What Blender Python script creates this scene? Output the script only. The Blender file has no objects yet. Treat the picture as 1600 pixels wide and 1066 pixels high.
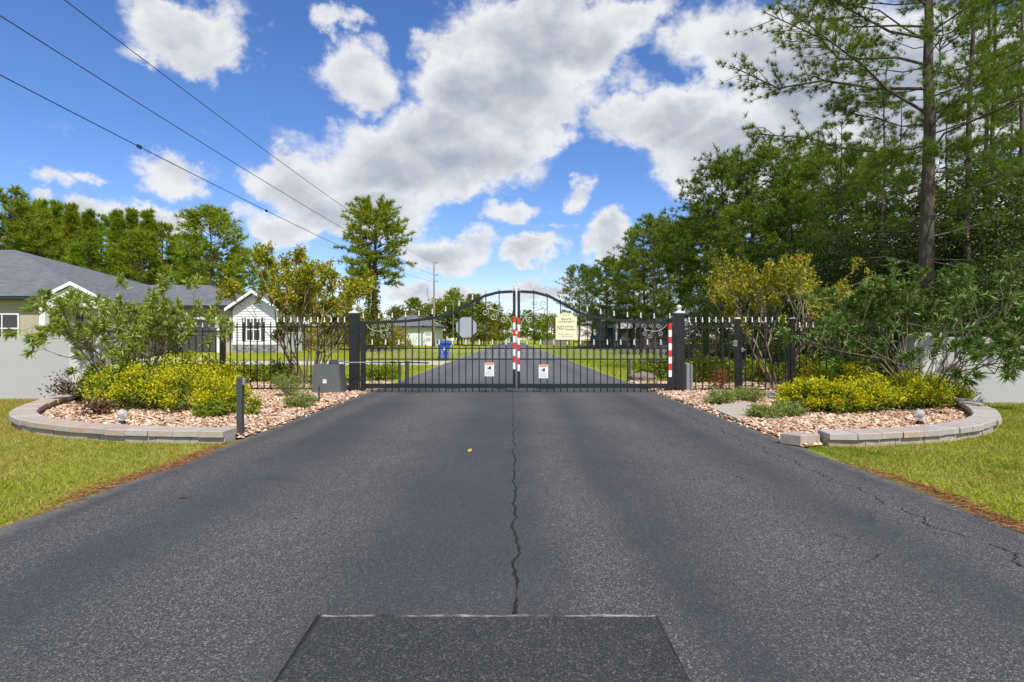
import bpy, bmesh, math, random
import numpy as np
from mathutils import Vector, Matrix

R = math.radians
SC = bpy.context.scene
COL = SC.collection
F, HC, HY = 889.0, 1.2, 530.0          # focal length in photo pixels, eye height, horizon row

# ------------------------------------------------------------------ camera
cam = bpy.data.cameras.new('camera')
cam.sensor_width = 36.0
cam.lens = 36.0 * F / 1600.0
cam.shift_y = -(HY - 533.0) / 1600.0 * -1
cam.clip_start, cam.clip_end = 0.05, 3000
co = bpy.data.objects.new('camera', cam)
COL.objects.link(co)
co.location = (0, 0, HC)
co.rotation_euler = (R(90), 0, 0)
SC.camera = co

# ------------------------------------------------------------------ exposure
SC.view_settings.view_transform = 'Standard'
SC.view_settings.look = 'None'
SC.view_settings.gamma = 1
SC.view_settings.exposure = 0.25
SC.view_settings.use_curve_mapping = False
SC.cycles.max_bounces = 6
SC.cycles.diffuse_bounces = 3
SC.cycles.glossy_bounces = 2
SC.cycles.transmission_bounces = 4
SC.cycles.transparent_max_bounces = 6
SC.cycles.use_adaptive_sampling = True

# ------------------------------------------------------------------ sun and sky
SUN_EL, SUN_AZ = 51.0, 22.0             # behind the camera, a little to its right
sun = bpy.data.lights.new('sun', 'SUN')
sun.energy = 4.3
sun.angle = R(0.53)
sun.color = (1.0, 0.955, 0.88)
so = bpy.data.objects.new('sun', sun)
COL.objects.link(so)
sv = Vector((math.sin(R(SUN_AZ)) * math.cos(R(SUN_EL)), -math.cos(R(SUN_AZ)) * math.cos(R(SUN_EL)), math.sin(R(SUN_EL))))
so.rotation_euler = sv.to_track_quat('Z', 'Y').to_euler()
so.location = sv * 60

class NT:
    """short hand for building node trees"""
    def __init__(s, tree):
        s.t = tree; s.n = tree.nodes; s.l = tree.links
    def node(s, kind, **kw):
        n = s.n.new('ShaderNode' + kind)
        for k, v in kw.items():
            setattr(n, k, v)
        return n
    def put(s, sock, v):
        if v is None: return
        if isinstance(v, bpy.types.NodeSocket): s.l.new(v, sock)
        elif isinstance(v, (tuple, list)) and len(v) == 3 and sock.type == 'RGBA': sock.default_value = (*v, 1)
        else: sock.default_value = v
    def math(s, op, a, b=None, c=None, clamp=False):
        n = s.node('Math', operation=op, use_clamp=clamp)
        for i, v in enumerate((a, b, c)): s.put(n.inputs[i], v) if v is not None else None
        return n.outputs[0]
    def vm(s, op, a, b=None, scale=None):
        n = s.node('VectorMath', operation=op)
        s.put(n.inputs[0], a)
        if b is not None: s.put(n.inputs[1], b)
        if scale is not None: s.put(n.inputs['Scale'], scale)
        return n.outputs['Value'] if op in ('LENGTH', 'DOT_PRODUCT', 'DISTANCE') else n.outputs['Vector']
    def smooth(s, v, a, b, lo=0.0, hi=1.0):
        n = s.node('MapRange', interpolation_type='SMOOTHSTEP')
        for i, x in enumerate((v, a, b, lo, hi)): s.put(n.inputs[i], x)
        return n.outputs[0]
    def noise(s, vec, scale, detail=4, rough=0.55, dist=0.0, out='Fac'):
        n = s.node('TexNoise')
        s.put(n.inputs['Vector'], vec); n.inputs['Scale'].default_value = scale
        n.inputs['Detail'].default_value = detail; n.inputs['Roughness'].default_value = rough
        n.inputs['Distortion'].default_value = dist
        return n.outputs[out]
    def mix(s, fac, a, b, mode='MIX'):
        n = s.node('MixRGB', blend_type=mode)
        s.put(n.inputs[0], fac); s.put(n.inputs[1], a); s.put(n.inputs[2], b)
        return n.outputs[0]
    def ramp(s, fac, stops, interp='LINEAR'):
        n = s.node('ValToRGB'); cr = n.color_ramp; cr.interpolation = interp
        while len(cr.elements) < len(stops): cr.elements.new(0.5)
        for e, (p, c) in zip(cr.elements, stops):
            e.position = p; e.color = (*c, 1)
        s.put(n.inputs[0], fac)
        return n.outputs[0]

world = bpy.data.worlds.new('World')
SC.world = world
world.use_nodes = True
W = NT(world.node_tree)
W.n.clear()
sky = W.node('TexSky', sky_type='NISHITA', sun_disc=False, sun_elevation=R(SUN_EL))
sky.sun_rotation = R(180 - SUN_AZ)
sky.altitude = 0; sky.air_density = 1.0; sky.dust_density = 0.15; sky.ozone_density = 2.5
hs = W.node('HueSaturation'); hs.inputs['Saturation'].default_value = 1.2; hs.inputs['Value'].default_value = 0.95
W.l.new(sky.outputs[0], hs.inputs['Color'])
d0 = W.node('TexCoord').outputs['Generated']
wn = W.noise(d0, 6.5, 7, 0.62, out='Color')
dw = W.vm('ADD', d0, W.vm('SCALE', W.vm('SUBTRACT', wn, (0.5, 0.5, 0.5)), scale=0.17))
# the clouds in view: centre and half size in photo pixels, thickness
CLOUDS = [(290, 40, 105, 60, 1), (330, 90, 70, 38, .8), (225, 75, 55, 28, .7),
    (540, 48, 50, 30, .8), (555, 140, 78, 55, .9), (590, 90, 30, 25, .6),
    (700, 80, 62, 34, .9), (850, 60, 150, 85, 1.3), (790, 160, 130, 85, 1.35), (700, 240, 130, 70, 1.3), (600, 265, 140, 60, 1.1),
    (470, 285, 110, 45, 1.0), (560, 330, 130, 45, 1.2), (860, 205, 70, 42, 1), (955, 25, 110, 42, 1), (440, 350, 90, 34, .95), (560, 225, 80, 40, .9),
    (1150, 60, 110, 80, 1.1), (1040, 190, 110, 55, 1.1), (1130, 240, 140, 75, 1.25), (1260, 130, 150, 140, 1.35), (1085, 300, 55, 45, .9),
    (1000, 125, 55, 28, .6), (1420, 160, 180, 150, 1.25), (1580, 120, 130, 140, 1.1), (1250, 330, 130, 70, 1), (1480, 330, 130, 90, 1),
    (265, 262, 66, 46, .95), (75, 290, 46, 18, .6), (135, 280, 36, 13, .5), (800, 333, 68, 20, .7), (915, 305, 34, 26, .75), (880, 360, 32, 10, .55),
    (705, 382, 88, 30, 1.1), (835, 394, 52, 21, .95), (945, 388, 46, 33, 1.0), (250, 345, 75, 24, .95), (150, 350, 45, 22, .8), (50, 325, 34, 18, .8),
    (700, 452, 95, 22, .9), (850, 458, 65, 20, .8), (985, 450, 70, 25, .8), (560, 440, 60, 20, .7), (1120, 430, 90, 30, .8)]
def unit(x, y):
    v = np.array([(x - 800) / F, 1.0, (HY - y) / F]); return v / np.linalg.norm(v)
cover = None
for (cx, cy, rx, ry, th) in CLOUDS:
    c = unit(cx, cy)
    ax = np.linalg.norm(unit(cx + rx, cy) - unit(cx - rx, cy)) / 2
    az = np.linalg.norm(unit(cx, cy + ry) - unit(cx, cy - ry)) / 2
    ln = W.vm('LENGTH', W.vm('MULTIPLY', W.vm('SUBTRACT', dw, tuple(c)), (1 / ax, 1 / ax, 1 / az)))
    v = W.smooth(ln, 1.6, 0.2, 0.0, th)
    if cover is None: cover = v
    else:
        n = W.node('Math', operation='SMOOTH_MAX'); W.put(n.inputs[0], cover); W.put(n.inputs[1], v); n.inputs[2].default_value = 0.12
        cover = n.outputs[0]
sep = W.node('SeparateXYZ'); W.l.new(d0, sep.inputs[0])
inframe = W.smooth(sep.outputs[1], 0.55, 0.68)
gen = W.smooth(W.noise(d0, 2.3, 3, 0.5), 0.44, 0.64, 0.0, 1.2)
gen = W.math('MULTIPLY', gen, W.smooth(sep.outputs[2], 0.0, 0.12))
cover = W.math('ADD', W.math('MULTIPLY', cover, inframe), W.math('MULTIPLY', gen, W.math('SUBTRACT', 1.0, inframe)))
st = W.vm('MULTIPLY', d0, (1, 1, 1.5))
n1 = W.noise(st, 9, 11, 0.62, 0.1)
n2 = W.noise(W.vm('ADD', st, (0.006, -0.008, 0.03)), 9, 4, 0.55, 0.1)
dens = W.math('ADD', W.math('MULTIPLY', cover, 1.0), W.math('MULTIPLY', W.math('SUBTRACT', n1, 0.5), 1.5))
alpha = W.smooth(dens, 0.24, 0.72)
thick = W.smooth(dens, 0.5, 1.45)
relief = W.math('MULTIPLY', W.math('SUBTRACT', n1, n2), 2.2)
lit = W.math('ADD', W.math('SUBTRACT', 1.0, W.math('MULTIPLY', thick, 0.85)), relief, clamp=True)
ccol = W.mix(lit, (2.6, 2.95, 3.5), (5.6, 5.65, 5.8))
blue = W.mix(1.0, hs.outputs[0], (0.98, 0.94, 1.14), 'MULTIPLY')
skyc = W.mix(W.math('MULTIPLY', alpha, 0.97), blue, ccol)
bg = W.node('Background'); bg.inputs['Strength'].default_value = 0.13
W.l.new(skyc, bg.inputs['Color'])
W.l.new(bg.outputs[0], W.node('OutputWorld').inputs['Surface'])

# ------------------------------------------------------------------ helpers
def P(x, y, Y):
    """photo pixel at a known distance -> world point"""
    return Vector(((x - 800) * Y / F, Y, HC + (HY - y) * Y / F))
def G(x, y, z=0.0):
    """photo pixel on the ground -> world point"""
    Y = (HC - z) * F / (y - HY); return Vector(((x - 800) * Y / F, Y, z))
def sstep(a, b, v):
    t = np.clip((np.asarray(v, float) - a) / (b - a), 0, 1); return t * t * (3 - 2 * t)
def terrain(x, y):
    return 0.36 * sstep(31, 34.5, y) * sstep(-4.5, -12, x)

def link(o, parent=None):
    COL.objects.link(o)
    if parent is not None: o.parent = parent
    return o
def tag(o, label=None, cat=None, group=None, kind=None):
    for k, v in (('label', label), ('category', cat), ('group', group), ('kind', kind)):
        if v: o[k] = v
    return o
def thing(name, label, cat, loc=(0, 0, 0), rz=0.0, group=None):
    o = bpy.data.objects.new(name, None); o.empty_display_size = 0.2
    link(o); o.location = loc; o.rotation_euler = (0, 0, rz)
    return tag(o, label, cat, group)
def copy_tree(o, parent=None):
    c = o.copy(); link(c, parent)
    for ch in list(o.children): copy_tree(ch, c)
    return c
def inst(name, me, parent=None, loc=(0, 0, 0), rot=(0, 0, 0), scale=(1, 1, 1)):
    o = bpy.data.objects.new(name, me); link(o, parent)
    o.location = loc; o.rotation_euler = rot; o.scale = scale
    return o
def np_mesh(name, V, Fc, mat, smooth=False):
    V = np.asarray(V, np.float32); Fc = np.asarray(Fc, np.int32)
    me = bpy.data.meshes.new(name)
    me.vertices.add(len(V)); me.vertices.foreach_set('co', V.ravel())
    m, k = Fc.shape
    me.loops.add(m * k); me.loops.foreach_set('vertex_index', Fc.ravel())
    me.polygons.add(m); me.polygons.foreach_set('loop_start', np.arange(0, m * k, k, dtype=np.int32))
    me.update(calc_edges=True); me.validate()
    if smooth: me.polygons.foreach_set('use_smooth', np.ones(m, bool))
    me.materials.append(mat)
    return me

class MB:
    """collects simple shapes into one mesh"""
    def __init__(s): s.v = []; s.f = []
    def add(s, vs, fs):
        b = len(s.v); s.v += [tuple(v) for v in vs]; s.f += [tuple(b + i for i in f) for f in fs]; return s
    def box(s, x0, x1, y0, y1, z0, z1, bev=0.0):
        if bev:
            b = bev
            pts = []
            for z, i in ((z0, 0), (z1 - b, 0), (z1, b)):
                pts += [(x0 + i + b, y0 + i, z), (x1 - i - b, y0 + i, z), (x1 - i, y0 + i + b, z), (x1 - i, y1 - i - b, z),
                        (x1 - i - b, y1 - i, z), (x0 + i + b, y1 - i, z), (x0 + i, y1 - i - b, z), (x0 + i, y0 + i + b, z)]
            fs = [tuple(range(7, -1, -1)), tuple(range(16, 24))]
            for r in (0, 8):
                for k in range(8): fs.append((r + k, r + (k + 1) % 8, r + 8 + (k + 1) % 8, r + 8 + k))
            return s.add(pts, fs)
        return s.add([(x0, y0, z0), (x1, y0, z0), (x1, y1, z0), (x0, y1, z0), (x0, y0, z1), (x1, y0, z1), (x1, y1, z1), (x0, y1, z1)],
                     [(3, 2, 1, 0), (4, 5, 6, 7), (0, 1, 5, 4), (1, 2, 6, 5), (2, 3, 7, 6), (3, 0, 4, 7)])
    def tube(s, pts, r, n=6, cap=True):
        pts = [Vector(p) for p in pts]; rr = r if isinstance(r, (list, tuple)) else [r] * len(pts)
        b = len(s.v); N = len(pts); prev = None
        for i, p in enumerate(pts):
            t = (pts[min(i + 1, N - 1)] - pts[max(i - 1, 0)]).normalized()
            if prev is None:
                a = t.cross(Vector((0, 0, 1)) if abs(t.z) < 0.9 else Vector((1, 0, 0))).normalized()
            else:
                a = (prev - t * prev.dot(t)).normalized()
            prev = a; c = t.cross(a)
            for k in range(n):
                q = 2 * math.pi * k / n
                s.v.append(tuple(p + (a * math.cos(q) + c * math.sin(q)) * rr[i]))
        for i in range(N - 1):
            for k in range(n):
                s.f.append((b + i * n + k, b + i * n + (k + 1) % n, b + (i + 1) * n + (k + 1) % n, b + (i + 1) * n + k))
        if cap:
            s.f.append(tuple(b + k for k in range(n - 1, -1, -1))); s.f.append(tuple(b + (N - 1) * n + k for k in range(n)))
        return s
    def lathe(s, prof, n=12, c=(0, 0, 0)):
        b = len(s.v)
        for (r, z) in prof:
            for k in range(n):
                q = 2 * math.pi * k / n
                s.v.append((c[0] + r * math.cos(q), c[1] + r * math.sin(q), c[2] + z))
        for i in range(len(prof) - 1):
            for k in range(n):
                s.f.append((b + i * n + k, b + i * n + (k + 1) % n, b + (i + 1) * n + (k + 1) % n, b + (i + 1) * n + k))
        s.f.append(tuple(b + k for k in range(n - 1, -1, -1))); s.f.append(tuple(b + (len(prof) - 1) * n + k for k in range(n)))
        return s
    def prism(s, poly, axis, a, b):
        """polygon in the two other axes extruded along axis from a to b"""
        n = len(poly)
        def mk(u, v, w):
            return (w, u, v) if axis == 'x' else (u, w, v) if axis == 'y' else (u, v, w)
        vs = [mk(u, v, a) for u, v in poly] + [mk(u, v, b) for u, v in poly]
        fs = [tuple(range(n - 1, -1, -1)), tuple(range(n, 2 * n))] + [(k, (k + 1) % n, n + (k + 1) % n, n + k) for k in range(n)]
        return s.add(vs, fs)
    def mesh(s, name, mat, smooth=False, fix=True):
        me = bpy.data.meshes.new(name); me.from_pydata(s.v, [], s.f)
        if fix:
            bm = bmesh.new(); bm.from_mesh(me); bmesh.ops.recalc_face_normals(bm, faces=bm.faces); bm.to_mesh(me); bm.free()
        me.materials.append(mat)
        if smooth: me.polygons.foreach_set('use_smooth', np.ones(len(me.polygons), bool))
        me.update()
        return me
    def build(s, name, mat, parent=None, smooth=False, loc=(0, 0, 0), rot=(0, 0, 0), fix=True):
        return inst(name, s.mesh(name, mat, smooth, fix), parent, loc, rot)

# ------------------------------------------------------------------ materials
def newmat(name):
    m = bpy.data.materials.new(name); m.use_nodes = True
    t = NT(m.node_tree); b = t.n['Principled BSDF']
    return m, t, b
def plain(name, col, rough=0.6, metal=0.0, var=0.12, scale=8.0, bump=0.0, bscale=40.0, spec=0.4):
    m, t, b = newmat(name)
    tc = t.node('TexCoord').outputs['Object']
    n = t.noise(tc, scale, 5, 0.6)
    c = t.mix(n, tuple(x * (1 - var) for x in col), tuple(min(1, x * (1 + var)) for x in col))
    t.put(b.inputs['Base Color'], c)
    t.put(b.inputs['Roughness'], t.smooth(n, 0.2, 0.8, max(0.02, rough - 0.08), min(1, rough + 0.08)))
    b.inputs['Metallic'].default_value = metal
    b.inputs['Specular IOR Level'].default_value = spec
    if bump:
        bn = t.node('Bump'); bn.inputs['Strength'].default_value = bump; bn.inputs['Distance'].default_value = 0.02
        t.put(bn.inputs['Height'], t.noise(tc, bscale, 4, 0.6)); t.l.new(bn.outputs[0], b.inputs['Normal'])
    return m
def leafmat(name, cols, trans=0.35, gloss=0.06, rough=0.45, objvar=0.0, dry=None):
    gloss *= 0.4; rough = max(rough, 0.5)
    """cols: colours picked at random per leaf"""
    m = bpy.data.materials.new(name); m.use_nodes = True
    t = NT(m.node_tree); t.n.clear()
    rnd = t.node('NewGeometry').outputs['Random Per Island']
    k = len(cols)
    c = t.ramp(rnd, [(i / max(1, k - 1), cc) for i, cc in enumerate(cols)])
    if objvar:
        oi = t.node('ObjectInfo').outputs['Random']
        h = t.node('HueSaturation'); t.put(h.inputs['Hue'], t.smooth(oi, 0, 1, 0.5 - objvar * .12, 0.5 + objvar * .12))
        t.put(h.inputs['Value'], t.smooth(t.math('FRACT', t.math('MULTIPLY', oi, 7.3)), 0, 1, 1 - objvar, 1 + objvar))
        t.put(h.inputs['Color'], c); c = h.outputs[0]
    if dry:
        g = t.node('NewGeometry').outputs['Position']
        f = t.math('ADD', t.math('MULTIPLY', t.noise(g, 0.9, 3, .5), .55), t.math('MULTIPLY', t.noise(g, 4.5, 4, .6), .45))
        sx = t.node('SeparateXYZ'); t.l.new(g, sx.inputs[0])
        f = t.math('ADD', f, t.smooth(sx.outputs[0], -6, 6, .05, -.05))
        c = t.mix(t.smooth(f, .42, .62, 0, .8), c, t.mix(rnd, dry[0], dry[1]))
        c = t.mix(t.smooth(f, .46, .34, 0, .7), c, t.mix(rnd, (.07, .14, .012), (.15, .25, .016)))
    df = t.node('BsdfDiffuse'); t.put(df.inputs[0], c)
    tr = t.node('BsdfTranslucent'); t.put(tr.inputs[0], t.mix(0.5, c, (0.25, 0.33, 0.02), 'MIX') if trans > 0.3 else c)
    gl = t.node('BsdfGlossy'); gl.inputs['Roughness'].default_value = rough; gl.inputs['Color'].default_value = (0.8, 0.8, 0.7, 1)
    a = t.node('MixShader'); a.inputs[0].default_value = trans; t.l.new(df.outputs[0], a.inputs[1]); t.l.new(tr.outputs[0], a.inputs[2])
    b = t.node('MixShader'); b.inputs[0].default_value = gloss; t.l.new(a.outputs[0], b.inputs[1]); t.l.new(gl.outputs[0], b.inputs[2])
    t.l.new(b.outputs[0], t.node('OutputMaterial').inputs[0])
    return m
def bark(name, c1, c2, sc=14.0):
    m, t, b = newmat(name)
    tc = t.vm('MULTIPLY', t.node('TexCoord').outputs['Object'], (1, 1, 0.28))
    n = t.noise(tc, sc, 6, 0.65, 0.4)
    v = t.node('TexVoronoi'); v.inputs['Scale'].default_value = sc * 0.9; t.put(v.inputs['Vector'], tc)
    t.put(b.inputs['Base Color'], t.mix(n, c1, c2)); b.inputs['Roughness'].default_value = 0.9
    bn = t.node('Bump'); bn.inputs['Strength'].default_value = 1.0; bn.inputs['Distance'].default_value = 0.05
    t.put(bn.inputs['Height'], t.math('ADD', v.outputs['Distance'], n)); t.l.new(bn.outputs[0], b.inputs['Normal'])
    return m

M = {}
M['black'] = plain('black_powder_coat', (0.013, 0.013, 0.015), 0.42, 0.0, 0.25, 6, 0.05, 120, 0.5)
M['silver'] = plain('silver_paint', (0.72, 0.72, 0.70), 0.35, 0.35, 0.1, 30)
M['scroll'] = plain('scroll_silver_grey', (0.50, 0.50, 0.47), 0.4, 0.4, 0.2, 30)
M['red_tape'] = plain('red_reflective_tape', (0.62, 0.035, 0.03), 0.4, 0, 0.12, 30)
M['white_tape'] = plain('white_reflective_tape', (0.75, 0.77, 0.78), 0.35, 0, 0.06, 30)
M['op_grey'] = plain('operator_grey', (0.105, 0.112, 0.112), 0.5, 0, 0.12, 5)
M['op_light'] = plain('operator_light_grey', (0.23, 0.24, 0.25), 0.5, 0, 0.1, 8)
M['arm'] = plain('galvanised_arm', (0.30, 0.30, 0.31), 0.4, 0.6, 0.15, 20)
M['white'] = plain('white_trim', (0.78, 0.78, 0.76), 0.55, 0, 0.05, 4)
M['label'] = plain('label_white', (0.75, 0.75, 0.74), 0.45, 0, 0.04, 20)
M['orange'] = plain('label_orange', (0.80, 0.20, 0.03), 0.45, 0, 0.05, 20)
M['ink'] = plain('print_black', (0.02, 0.02, 0.02), 0.6)
M['inkgrey'] = plain('print_grey', (0.42, 0.43, 0.44), 0.6)
M['inkgreen'] = plain('sign_lettering_dark', (0.055, 0.06, 0.045), 0.6)
M['cream'] = plain('sign_cream', (0.74, 0.73, 0.47), 0.5, 0, 0.05, 8)
M['sign_back'] = plain('aluminium_sign_back', (0.40, 0.41, 0.43), 0.45, 0.25, 0.1, 6)
M['stucco'] = plain('grey_stucco', (0.43, 0.43, 0.44), 0.9, 0, 0.07, 2.2, 0.35, 160, 0.2)
M['stucco_light'] = plain('pale_stucco', (0.58, 0.57, 0.54), 0.9, 0, 0.07, 3, 0.35, 160, 0.2)
M['slab'] = plain('concrete_slab', (0.42, 0.36, 0.29), 0.9, 0, 0.16, 5, 0.3, 60, 0.2)
M['slab_grey'] = plain('concrete_slab_grey', (0.34, 0.35, 0.36), 0.9, 0, 0.16, 5, 0.3, 60, 0.2)
M['concrete'] = plain('driveway_concrete', (0.47, 0.45, 0.42), 0.9, 0, 0.12, 1.2, 0.2, 40, 0.2)
M['bollard'] = plain('dark_grey_post', (0.055, 0.06, 0.062), 0.5, 0, 0.15, 10)
M['bin_blue'] = plain('blue_plastic', (0.02, 0.075, 0.36), 0.4, 0, 0.1, 6)
M['rubber'] = plain('black_rubber', (0.012, 0.012, 0.012), 0.7)
M['siding'] = plain('white_lap_siding', (0.70, 0.72, 0.71), 0.6, 0, 0.04, 3)
M['beige'] = plain('beige_stucco', (0.43, 0.385, 0.29), 0.85, 0, 0.06, 2, 0.2, 80, 0.2)
M['glass'] = plain('window_glass', (0.015, 0.018, 0.022), 0.06, 0, 0.1, 1, spec=0.9)
M['shutter'] = plain('charcoal_shutter', (0.055, 0.06, 0.065), 0.55)
M['garage'] = plain('charcoal_garage_door', (0.075, 0.077, 0.085), 0.55, 0, 0.06, 2)
M['fascia'] = plain('dark_fascia', (0.03, 0.032, 0.035), 0.5)
M['pole'] = bark('weathered_pole', (0.20, 0.18, 0.15), (0.36, 0.33, 0.29), 6)
M['wire'] = plain('wire', (0.02, 0.03, 0.06), 0.6)
M['insulator'] = plain('insulator', (0.30, 0.30, 0.31), 0.4)
M['mailbox_white'] = plain('mailbox_white', (0.72, 0.72, 0.70), 0.5)
M['blue_grey'] = plain('blue_grey_metal', (0.11, 0.13, 0.17), 0.5)
M['wood'] = plain('split_wood', (0.36, 0.24, 0.13), 0.85, 0, 0.3, 5)
M['rock'] = plain('field_rock', (0.19, 0.16, 0.135), 0.95, 0, 0.35, 6, 0.6, 25)
M['greenhouse'] = plain('pale_green_wall', (0.40, 0.45, 0.37), 0.8)
M['bark_pine'] = bark('pine_bark', (0.018, 0.014, 0.011), (0.17, 0.13, 0.10), 11)  # bark tone darkened to carry the cloud shadow on the trunks
M['bark_grey'] = bark('grey_bark', (0.10, 0.085, 0.065), (0.24, 0.20, 0.15), 12)
M['bark_crape'] = bark('crape_bark', (0.20, 0.145, 0.09), (0.42, 0.33, 0.22), 10)
M['stem'] = bark('shrub_stem', (0.12, 0.10, 0.06), (0.26, 0.22, 0.14), 20)
# foliage
M['pine_lit'] = leafmat('pine_needles', [(0.11, 0.21, 0.010), (0.20, 0.31, 0.012), (0.29, 0.37, 0.016), (0.40, 0.38, 0.03)], 0.4, 0.05, objvar=0.16)  # sunlit copy of the needles: sun brightness put into the colour
M['pine_dark'] = leafmat('pine_needles_dark', [(0.035, 0.09, 0.008), (0.08, 0.165, 0.010), (0.16, 0.25, 0.014), (0.27, 0.28, 0.018)], 0.38, 0.05, objvar=0.18)  # shaded copy of the needles: the wood's shade is in the colour
M['pine_near'] = leafmat('pine_needles_near', [(0.05, 0.11, 0.010), (0.09, 0.18, 0.012), (0.14, 0.23, 0.016), (0.20, 0.20, 0.03)], 0.38, 0.06)
M['oak'] = leafmat('evergreen_leaves', [(0.018, 0.045, 0.006), (0.035, 0.075, 0.008), (0.065, 0.11, 0.010), (0.13, 0.135, 0.014), (0.03, 0.07, 0.008)], 0.3, 0.08, objvar=0.2)  # leaf colours darkened to stand in for shade in the wood
M['oak_lit'] = leafmat('woodland_leaves', [(0.09, 0.15, 0.010), (0.14, 0.20, 0.013), (0.20, 0.24, 0.016), (0.30, 0.25, 0.03)], 0.34, 0.05, objvar=0.2)  # brighter leaf copy, sunlight painted into its colours
M['crape'] = leafmat('crape_leaves', [(0.17, 0.23, 0.014), (0.27, 0.31, 0.018), (0.38, 0.36, 0.02), (0.46, 0.35, 0.025), (0.48, 0.26, 0.03)], 0.35, 0.05)
M['crape_green'] = leafmat('crape_leaves_green', [(0.18, 0.26, 0.012), (0.27, 0.33, 0.015), (0.36, 0.37, 0.02), (0.46, 0.38, 0.03), (0.48, 0.28, 0.03)], 0.35, 0.05)
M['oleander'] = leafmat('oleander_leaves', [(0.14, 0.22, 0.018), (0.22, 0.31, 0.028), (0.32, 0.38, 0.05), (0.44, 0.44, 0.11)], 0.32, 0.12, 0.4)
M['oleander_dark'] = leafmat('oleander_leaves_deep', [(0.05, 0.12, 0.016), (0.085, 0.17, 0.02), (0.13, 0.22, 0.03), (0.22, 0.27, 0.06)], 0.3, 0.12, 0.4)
M['gold'] = leafmat('golden_new_leaves', [(0.42, 0.44, 0.012), (0.58, 0.54, 0.012), (0.70, 0.60, 0.015), (0.46, 0.50, 0.015)], 0.3, 0.05)
M['goldgreen'] = leafmat('green_older_leaves', [(0.10, 0.21, 0.012), (0.17, 0.28, 0.014), (0.27, 0.35, 0.016), (0.22, 0.17, 0.03)], 0.3, 0.05)
M['sage'] = leafmat('grey_green_leaves', [(0.13, 0.19, 0.03), (0.19, 0.26, 0.045), (0.27, 0.33, 0.07), (0.34, 0.37, 0.11)], 0.25, 0.06)
M['hedge'] = leafmat('light_green_leaves', [(0.13, 0.22, 0.014), (0.21, 0.30, 0.016), (0.31, 0.36, 0.02), (0.40, 0.36, 0.025)], 0.35, 0.05)
M['redleaf'] = leafmat('red_orange_leaves', [(0.30, 0.05, 0.012), (0.42, 0.09, 0.02), (0.30, 0.13, 0.03), (0.14, 0.12, 0.03)], 0.35, 0.06)
M['plumleaf'] = leafmat('plum_leaves', [(0.09, 0.04, 0.03), (0.14, 0.06, 0.045), (0.17, 0.10, 0.05), (0.10, 0.10, 0.03)], 0.25, 0.05)
M['weed'] = leafmat('tall_weeds', [(0.18, 0.20, 0.02), (0.28, 0.26, 0.03), (0.36, 0.27, 0.04), (0.24, 0.24, 0.03)], 0.3, 0.03)
M['grass'] = leafmat('lawn_blades', [(0.16, 0.22, 0.015), (0.25, 0.31, 0.02), (0.36, 0.37, 0.03), (0.48, 0.38, 0.09), (0.20, 0.28, 0.018), (0.40, 0.24, 0.08)], 0.3, 0.05, dry=((.30, .25, .05), (.52, .42, .13)))
M['grass_far'] = leafmat('far_lawn_blades', [(0.17, 0.29, 0.014), (0.26, 0.37, 0.018), (0.34, 0.40, 0.025), (0.40, 0.36, 0.05)], 0.3, 0.03, dry=((.30, .29, .04), (.46, .42, .08)))
M['litter'] = leafmat('pine_straw', [(0.20, 0.075, 0.025), (0.32, 0.14, 0.05), (0.42, 0.24, 0.11), (0.14, 0.06, 0.025)], 0.05, 0.04)
M['fallen'] = leafmat('fallen_leaf', [(0.55, 0.42, 0.05), (0.45, 0.26, 0.05)], 0.1, 0.05)

def stones_mat():
    m, t, b = newmat('chip_stones')
    r = t.node('NewGeometry').outputs['Random Per Island']
    c = t.ramp(r, [(0, (0.30, 0.15, 0.085)), (0.3, (0.52, 0.32, 0.20)), (0.6, (0.66, 0.47, 0.33)), (0.85, (0.75, 0.62, 0.48)), (1, (0.40, 0.21, 0.12))])
    t.put(b.inputs['Base Color'], c); b.inputs['Roughness'].default_value = 0.85; b.inputs['Specular IOR Level'].default_value = 0.25
    return m
M['stones'] = stones_mat()
def ground_mat(name, stops, s1, s2, fine, bump=0.6):
    m, t, b = newmat(name)
    g = t.node('NewGeometry').outputs['Position']
    a = t.noise(g, s1, 5, 0.6); c = t.noise(g, s2, 5, 0.65); f = t.noise(g, fine, 4, 0.7)
    k = t.math('ADD', t.math('MULTIPLY', a, 0.45), t.math('ADD', t.math('MULTIPLY', c, 0.3), t.math('MULTIPLY', f, 0.25)))
    t.put(b.inputs['Base Color'], t.ramp(k, stops)); b.inputs['Roughness'].default_value = 0.95; b.inputs['Specular IOR Level'].default_value = 0.1
    bn = t.node('Bump'); bn.inputs['Strength'].default_value = bump; bn.inputs['Distance'].default_value = 0.04
    t.put(bn.inputs['Height'], f); t.l.new(bn.outputs[0], b.inputs['Normal'])
    return m
M['lawn'] = ground_mat('lawn', [(0.32, (0.13, 0.19, 0.012)), (0.45, (0.22, 0.28, 0.016)), (0.55, (0.29, 0.31, 0.025)), (0.66, (0.38, 0.31, 0.06))], 0.25, 1.4, 28)
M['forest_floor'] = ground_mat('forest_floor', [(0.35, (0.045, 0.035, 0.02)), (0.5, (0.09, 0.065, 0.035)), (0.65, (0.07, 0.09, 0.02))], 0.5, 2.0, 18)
M['bed_soil'] = ground_mat('bed_base', [(0.35, (0.26, 0.14, 0.08)), (0.5, (0.42, 0.26, 0.16)), (0.65, (0.55, 0.39, 0.27))], 1.5, 9, 45, 1.0)

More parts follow.
